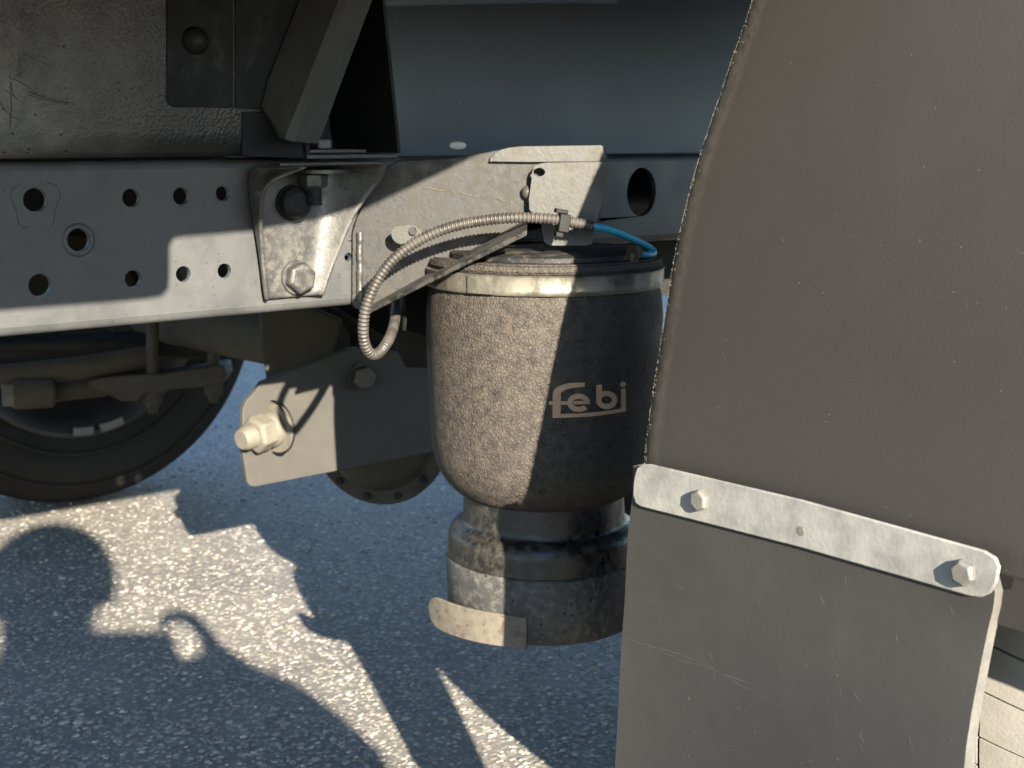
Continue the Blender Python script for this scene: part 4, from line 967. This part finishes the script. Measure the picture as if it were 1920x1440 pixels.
def flap():
    XF = XG - 0.0062
    fl = part('mud_flap', (XF, 0.45, 0.1), label='rubber mud flap hanging below the galvanised strip')
    # outline: image row -> left and right edges; the flap bows slightly towards the viewer lower down
    LE = [(905, 1187), (945, 1184), (1000, 1178), (1060, 1174), (1120, 1171), (1200, 1164), (1300, 1157), (1400, 1151), (1500, 1145), (1600, 1138)]
    RE = [(1065, 1868), (1080, 1874), (1110, 1870), (1150, 1860), (1200, 1848), (1260, 1836), (1330, 1822), (1400, 1811), (1480, 1802), (1620, 1786), (1760, 1770), (1800, 1760)]
    rows = []
    NR = 34
    zt = onX(1190, 874, XF).z; zb = onX(1150, 1560, XF).z
    def edge_y(tab, z, x, first):
        # where, at height z on the plane x, does the traced edge lie
        best = None
        for (ya, xa), (yb, xb) in zip(tab, tab[1:]):
            for k in range(12):
                yy = ya + (yb - ya) * k / 12; xx = xa + (xb - xa) * k / 12
                p = onX(xx, yy, x); d = abs(p.z - z)
                if best is None or d < best[0]: best = (d, p.y)
        return best[1]
    for i in range(NR + 1):
        t = i / NR; z = zt + (zb - zt) * t
        x = XF - 0.012 * max(0, t - 0.12) ** 1.5
        sw = 0.042 * min(1, max(0, t - 0.13) * 1.7) ** 1.2
        yl = edge_y(LE, z, x, True); yr = edge_y(RE, z, x - sw, False)
        if t < 0.09: yr += (1 - math.sqrt(max(0, 1 - (1 - t / 0.09) ** 2))) * 0.016      # rounded top corner
        rows.append((x, z, yl, yr, t, sw))
    vs, fs = [], []; NC = 28
    for (x, z, yl, yr, t, sw) in rows:
        for k in range(NC + 1):
            s = k / NC; y = yl + (yr - yl) * s
            wv = 0.002 * math.sin(s * 5 + t * 2) * min(1, max(0, t - 0.2) * 2) + 0.0012 * (s ** 8) * min(1, max(0, t - 0.2) * 4)
            vs.append((x + wv - sw * s ** 2.2, y, z))
    n = NC + 1
    for i in range(NR):
        for j in range(NC): fs.append((i * n + j, i * n + j + 1, (i + 1) * n + j + 1, (i + 1) * n + j))
    me = recalc(mesh('flap_sheet', vs, fs))
    if me.polygons[10].normal.x > 0: me.flip_normals()
    o = link('flap_sheet', me, 'flap', fl, smooth=60); SPLIT.append(o); me.materials.append(M['flapedge'])
    s = o.modifiers.new('s', 'SOLIDIFY'); s.thickness = 0.0075; s.offset = -1; s.use_rim = True; s.material_offset_rim = 1
    # scuffs and scratches on the rubber, lying on its surface
    from mathutils.bvhtree import BVHTree
    tree = BVHTree.FromPolygons([Vector(v) for v in vs], fs); rng = random.Random(21); ms = []
    def hit(px, py):
        h = tree.ray_cast(CAM, ray(px, py).normalized()); return h[0]
    def scuff(x0, y0, x1, y1, r, wob):
        pts = []
        for k in range(13):
            t = k / 12; p = hit(x0 + (x1 - x0) * t + rng.uniform(-wob, wob), y0 + (y1 - y0) * t + rng.uniform(-wob, wob))
            if p: pts.append(p + Vector((0.00005, 0, 0)))
        if len(pts) > 4: ms.append(tube_mesh('q', pts, lambda i: r * (0.35 + 0.65 * math.sin(math.pi * min(i, 12) / 12)), 5))
    for k in range(46):
        x, y = rng.uniform(1190, 1790), rng.uniform(1010, 1435); a = rng.choice((0.35, 0.5, 1.2, 1.35, 2.2)) + rng.uniform(-0.25, 0.25); ln = rng.uniform(6, 42)
        if x > 1560 and y > 1240: a = 1.2 + rng.uniform(-0.2, 0.2)
        scuff(x, y, x + ln * math.cos(a), y + ln * math.sin(a), rng.uniform(0.0001, 0.00022), 0.8)
    scuff(1172, 1196, 1330, 1246, 0.0005, 1.5); scuff(1215, 1212, 1450, 1300, 0.0004, 2.5); scuff(1320, 1243, 1470, 1330, 0.0003, 3)
    sc_ = link('scuff_marks', join('scuff_marks', ms), 'scuff', fl, smooth=60); sc_['kind'] = 'stuff'
    # galvanised strip with rounded corners
    xs = XF - 0.0005
    pts = [(1190, 888), (1194, 876), (1204, 870), (1220, 871), (1500, 937), (1845, 1033), (1866, 1046), (1873, 1064), (1868, 1092), (1857, 1112), (1840, 1120), (1820, 1119), (1500, 1027), (1205, 952), (1190, 942), (1186, 930), (1187, 905)]
    plate('retaining_strip', [onX(x, y, xs - 0.0022) for x, y in pts], [], Vector((0.0022, 0, 0)), 'galv', parent=fl, bevel=0.0008, label='bright galvanised steel strip')
    for (x, y, ph) in ((1318, 937, 0.2), (1812, 1073, 0.5)):
        c = onX(x - 2, y, xs - 0.0022)
        link('bolt', prism_mesh('bolt', c, Vector((-1, 0, 0)), 0.0066, 0.0046, 6, ph, top=0.0012), 'steel', fl, bevel=0.0004)
    c = onX(1501, 996, xs - 0.0023)
    link('rivet', lathe_mesh('rivet', [(0.0026, 0), (0.0025, 0.0001), (0, 0.0002)], c, Vector((-1, 0, 0)), 20), 'steel', fl)
flap()
# stay that carries the guard, its rounded end shows behind the strip
link('guard_stay', tube_mesh('guard_stay', [Vector((XG + 0.05, YG + 0.028, onY(1180, 925, YG).z)), Vector((XG + 0.05, 0.3, onY(1180, 925, YG).z))], 0.0125, 20), 'under', truck, smooth=50, label='round steel stay behind the mudguard')

def near_wheel():
    RW = 0.335; C = Vector((XG + 0.047 + RW, 0.425, RW)); wd = 0.225
    wh = part('wheel', (C.x, C.y, 0), label='near rear wheel with sunlit dusty tread behind the mud flap')
    rim = 0.205
    sm = smooth_path([Vector((r, h, 0)) for r, h in tyre_profile(RW - 0.009, wd, rim)], 4)
    link('tyre', lathe_mesh('tyre', [(v.x, v.y) for v in sm], C, Vector((0, 1, 0)), 96), 'groove', wh, smooth=60)
    link('rim', lathe_mesh('rim', [(rim + 0.012, -0.088), (rim + 0.006, -0.097), (rim - 0.012, -0.07), (rim - 0.03, -0.05), (0.06, -0.03), (0, -0.03)], C, Vector((0, 1, 0)), 64), 'rim', wh, smooth=50)
    pitch = 0.0265; nrow = int(2 * math.pi * RW / pitch); da = 2 * math.pi / nrow; gap = 0.0011
    colsY = [(-0.098, -0.066), (-0.066, -0.037), (-0.037, -0.006), (-0.006, 0.03), (0.03, 0.066), (0.066, 0.098)]
    protos = []
    for ci, (y0, y1) in enumerate(colsY):
        vs, fs = [], []; NY, NA = 6, 2
        sl = 0.22
        for layer in (0, 1):
            for i in range(NY + 1):
                y = y0 + gap * 0.7 + (y1 - y0 - gap * 1.4) * i / NY
                for j in range(NA + 1):
                    # a jog half way across the last-but-one column, as in the real tread
                    jog = 0.006 if (ci == 1 and i > 3) else 0.0
                    s = (-0.5 + j / NA) * (pitch - gap * 1.3)
                    a = (s - (y - y0) * sl - y0 * sl + jog) / RW
                    crown = -0.010 * (abs(y) / 0.1) ** 3
                    rr = RW + crown - (0.0 if layer == 0 else 0.011)
                    vs.append((-math.cos(a) * rr, y, -math.sin(a) * rr))
        m1 = (NY + 1) * (NA + 1)
        for i in range(NY):
            for j in range(NA):
                a = i * (NA + 1) + j; q = (a, a + 1, a + NA + 2, a + NA + 1); fs.append(q)
        rim_i = [i * (NA + 1) for i in range(NY + 1)] + [NY * (NA + 1) + j for j in range(1, NA + 1)] + [i * (NA + 1) + NA for i in range(NY - 1, -1, -1)] + [j for j in range(NA - 1, 0, -1)]
        for a, b_ in zip(rim_i, rim_i[1:] + rim_i[:1]): fs.append((a, b_, b_ + m1, a + m1))
        me = recalc(mesh('tread_block', vs, fs)); me.materials.append(M['tread'])
        me.polygons.foreach_set('use_smooth', [True] * len(me.polygons)); me.set_sharp_from_angle(angle=R(30))
        protos.append(me)
    for k in range(-9, 12):
        for ci, me in enumerate(protos):
            o = bpy.data.objects.new('tread_block', me); COL.objects.link(o); o.parent = wh
            o.matrix_parent_inverse = Matrix.Translation(-Vector(wh.location))
            o.location = C; o.rotation_euler = (0, da * (k + (0.35 if ci % 2 else 0.0)), 0)
near_wheel()

# ------------------------------------------------------------------ the photographer, crouching behind the camera (only the shadow is in view)
def photographer():
    J = {}
    def P(r, l, z): return cw(r, l, z)
    chain = {  # name: (position, radius, parent)
        'pelvis': (P(0.10, -0.52, 0.24), 0.13, None), 'belly': (P(0.10, -0.47, 0.36), 0.135, 'pelvis'), 'chest': (P(0.10, -0.41, 0.52), 0.15, 'belly'),
        'neck0': (P(0.08, -0.37, 0.655), 0.085, 'chest'), 'neck': (P(0.065, -0.31, 0.69), 0.052, 'neck0'), 'jaw': (P(0.06, -0.27, 0.745), 0.062, 'neck'), 'skull': (P(0.06, -0.265, 0.80), 0.084, 'jaw'), 'crown': (P(0.06, -0.27, 0.85), 0.062, 'skull'),
        'shr': (P(0.245, -0.37, 0.625), 0.082, 'neck0'), 'elr': (P(0.34, -0.20, 0.535), 0.055, 'shr'), 'fr': (P(0.26, -0.11, 0.575), 0.042, 'elr'), 'wrr': (P(0.205, -0.05, 0.58), 0.028, 'fr'), 'har': (P(0.178, -0.022, 0.585), 0.022, 'wrr'),
        'shl': (P(-0.07, -0.39, 0.62), 0.08, 'neck0'), 'ell': (P(-0.13, -0.20, 0.50), 0.048, 'shl'), 'wrl': (P(-0.055, -0.06, 0.57), 0.028, 'ell'), 'hal': (P(-0.03, -0.025, 0.575), 0.022, 'wrl'),
        'hipr': (P(0.22, -0.50, 0.25), 0.095, 'pelvis'), 'knr': (P(0.28, -0.18, 0.42), 0.068, 'hipr'), 'anr': (P(0.27, -0.30, 0.10), 0.045, 'knr'), 'ftr': (P(0.28, -0.15, 0.035), 0.035, 'anr'),
        'hipl': (P(-0.02, -0.52, 0.25), 0.095, 'pelvis'), 'knl': (P(-0.10, -0.22, 0.12), 0.068, 'hipl'), 'anl': (P(-0.10, -0.58, 0.08), 0.045, 'knl'), 'ftl': (P(-0.10, -0.66, 0.04), 0.035, 'anl'),
    }
    # fingers: rooted in the palm; right hand grips the right end, its index finger arched above the edge
    def finger(pre, root, pts, r=0.0085):
        prev = root
        for i, p in enumerate(pts):
            nm = pre + str(i); chain[nm] = (P(*p), r * (1 - 0.08 * i), prev); prev = nm
    finger('ri', 'har', r=0.012, pts=[(0.172, -0.012, 0.618), (0.160, -0.006, 0.641), (0.141, -0.006, 0.652), (0.123, -0.01, 0.647), (0.114, -0.016, 0.636)])
    finger('rm', 'har', [(0.17, -0.008, 0.592), (0.148, -0.004, 0.588), (0.126, -0.004, 0.586)])
    finger('rr', 'har', [(0.166, -0.008, 0.573), (0.144, -0.004, 0.57), (0.124, -0.004, 0.568)])
    finger('rl', 'har', [(0.158, -0.01, 0.558), (0.138, -0.004, 0.555), (0.12, -0.006, 0.553)], 0.0075)
    finger('rt', 'har', [(0.155, -0.045, 0.588), (0.132, -0.045, 0.592), (0.112, -0.043, 0.594)], 0.0095)
    finger('li', 'hal', [(-0.034, -0.012, 0.60), (-0.030, -0.010, 0.612)])
    finger('lm', 'hal', [(-0.036, -0.008, 0.566), (-0.026, 0.000, 0.560)])
    finger('lr', 'hal', [(-0.030, -0.008, 0.552), (-0.014, 0.000, 0.549)])
    finger('ll', 'hal', [(-0.022, -0.010, 0.545), (-0.004, -0.002, 0.543)], 0.0075)
    finger('lt', 'hal', [(-0.016, -0.036, 0.585), (0.0, -0.034, 0.592)], 0.0095)
    names = list(chain); idx = {n: i for i, n in enumerate(names)}
    me = bpy.data.meshes.new('person')
    me.from_pydata([tuple(chain[n][0]) for n in names], [(idx[n], idx[chain[n][2]]) for n in names if chain[n][2]], [])
    o = bpy.data.objects.new('person', me); COL.objects.link(o)
    o['label'] = 'person in dark clothes crouching beside the truck, holding up a phone'; o['category'] = 'person'
    sk = o.modifiers.new('skin', 'SKIN')
    for i, n in enumerate(names):
        v = me.skin_vertices[0].data[i]; v.radius = (chain[n][1], chain[n][1]); v.use_root = (n == 'pelvis')
    o.modifiers.new('sub', 'SUBSURF').levels = 2; o.modifiers['sub'].render_levels = 2
    dg = bpy.context.evaluated_depsgraph_get(); ev = o.evaluated_get(dg); nm = bpy.data.meshes.new_from_object(ev)
    o.modifiers.clear(); o.data = nm; nm.name = 'person'
    nm.materials.clear(); nm.materials.append(M['cloth']); nm.materials.append(M['skin'])
    hc = cw(0.06, -0.27, 0.78); hr = cw(0.16, -0.02, 0.59); hl = cw(-0.03, -0.025, 0.575)
    for p in nm.polygons:
        p.use_smooth = True
        if (p.center - hc).length < 0.105 or (p.center - hr).length < 0.075 or (p.center - hl).length < 0.06: p.material_index = 1
    # hair, nose, ears
    hcen = cw(0.06, -0.268, 0.812); vs, fs = [], []; NA, NB = 24, 10
    for j in range(NB + 1):
        th = (j / NB) * R(112)
        for i in range(NA):
            a = 2 * math.pi * i / NA
            back = math.cos(a)                                     # a = 0 faces forward
            if back > 0.3 and th > R(62): th2 = R(62)
            else: th2 = th
            q = RIGHT * (0.092 * math.sin(th2) * math.sin(a)) + LOOKH * (0.10 * math.sin(th2) * math.cos(a)) + ZU * (0.098 * math.cos(th2))
            vs.append(hcen + q)
    for j in range(NB):
        for i in range(NA): fs.append((j * NA + i, j * NA + (i + 1) % NA, (j + 1) * NA + (i + 1) % NA, (j + 1) * NA + i))
    link('hair', recalc(mesh('hair', vs, fs)), 'hair', o, smooth=60)
    nb = cw(0.06, -0.185, 0.785)
    link('nose', recalc(mesh('nose', [nb + ZU * 0.025 - LOOKH * 0.01, nb + RIGHT * 0.014 - ZU * 0.012 - LOOKH * 0.008, nb - RIGHT * 0.014 - ZU * 0.012 - LOOKH * 0.008, nb + LOOKH * 0.014 - ZU * 0.01], [(0, 1, 3), (0, 3, 2), (1, 2, 3), (0, 2, 1)])), 'skin', o)
    for s in (-1, 1):
        link('ear', lathe_mesh('ear', [(0, 0), (0.014, 0.0), (0.018, 0.004), (0.012, 0.009), (0, 0.006)], cw(0.06 + s * 0.08, -0.272, 0.785), RIGHT * s, 16), 'skin', o, smooth=60)
        link('eye', lathe_mesh('eye', [(0, 0.006), (0.006, 0.004), (0.008, 0)], cw(0.06 + s * 0.03, -0.187, 0.805), LOOKH, 12), 'phone', o, smooth=60)
    # phone: its lens is where the picture is taken from
    ph = link('phone', box_mesh('phone', cw(0.056, -0.028, CAMH - 0.02), RIGHT * 0.078, LOOKH * 0.004, ZU * 0.037), 'phone', None, bevel=0.004, label='dark phone held level in both hands')
    ph['category'] = 'phone'
photographer()

for o in SPLIT:
    e = o.modifiers.new('edge', 'EDGE_SPLIT'); e.split_angle = R(40)
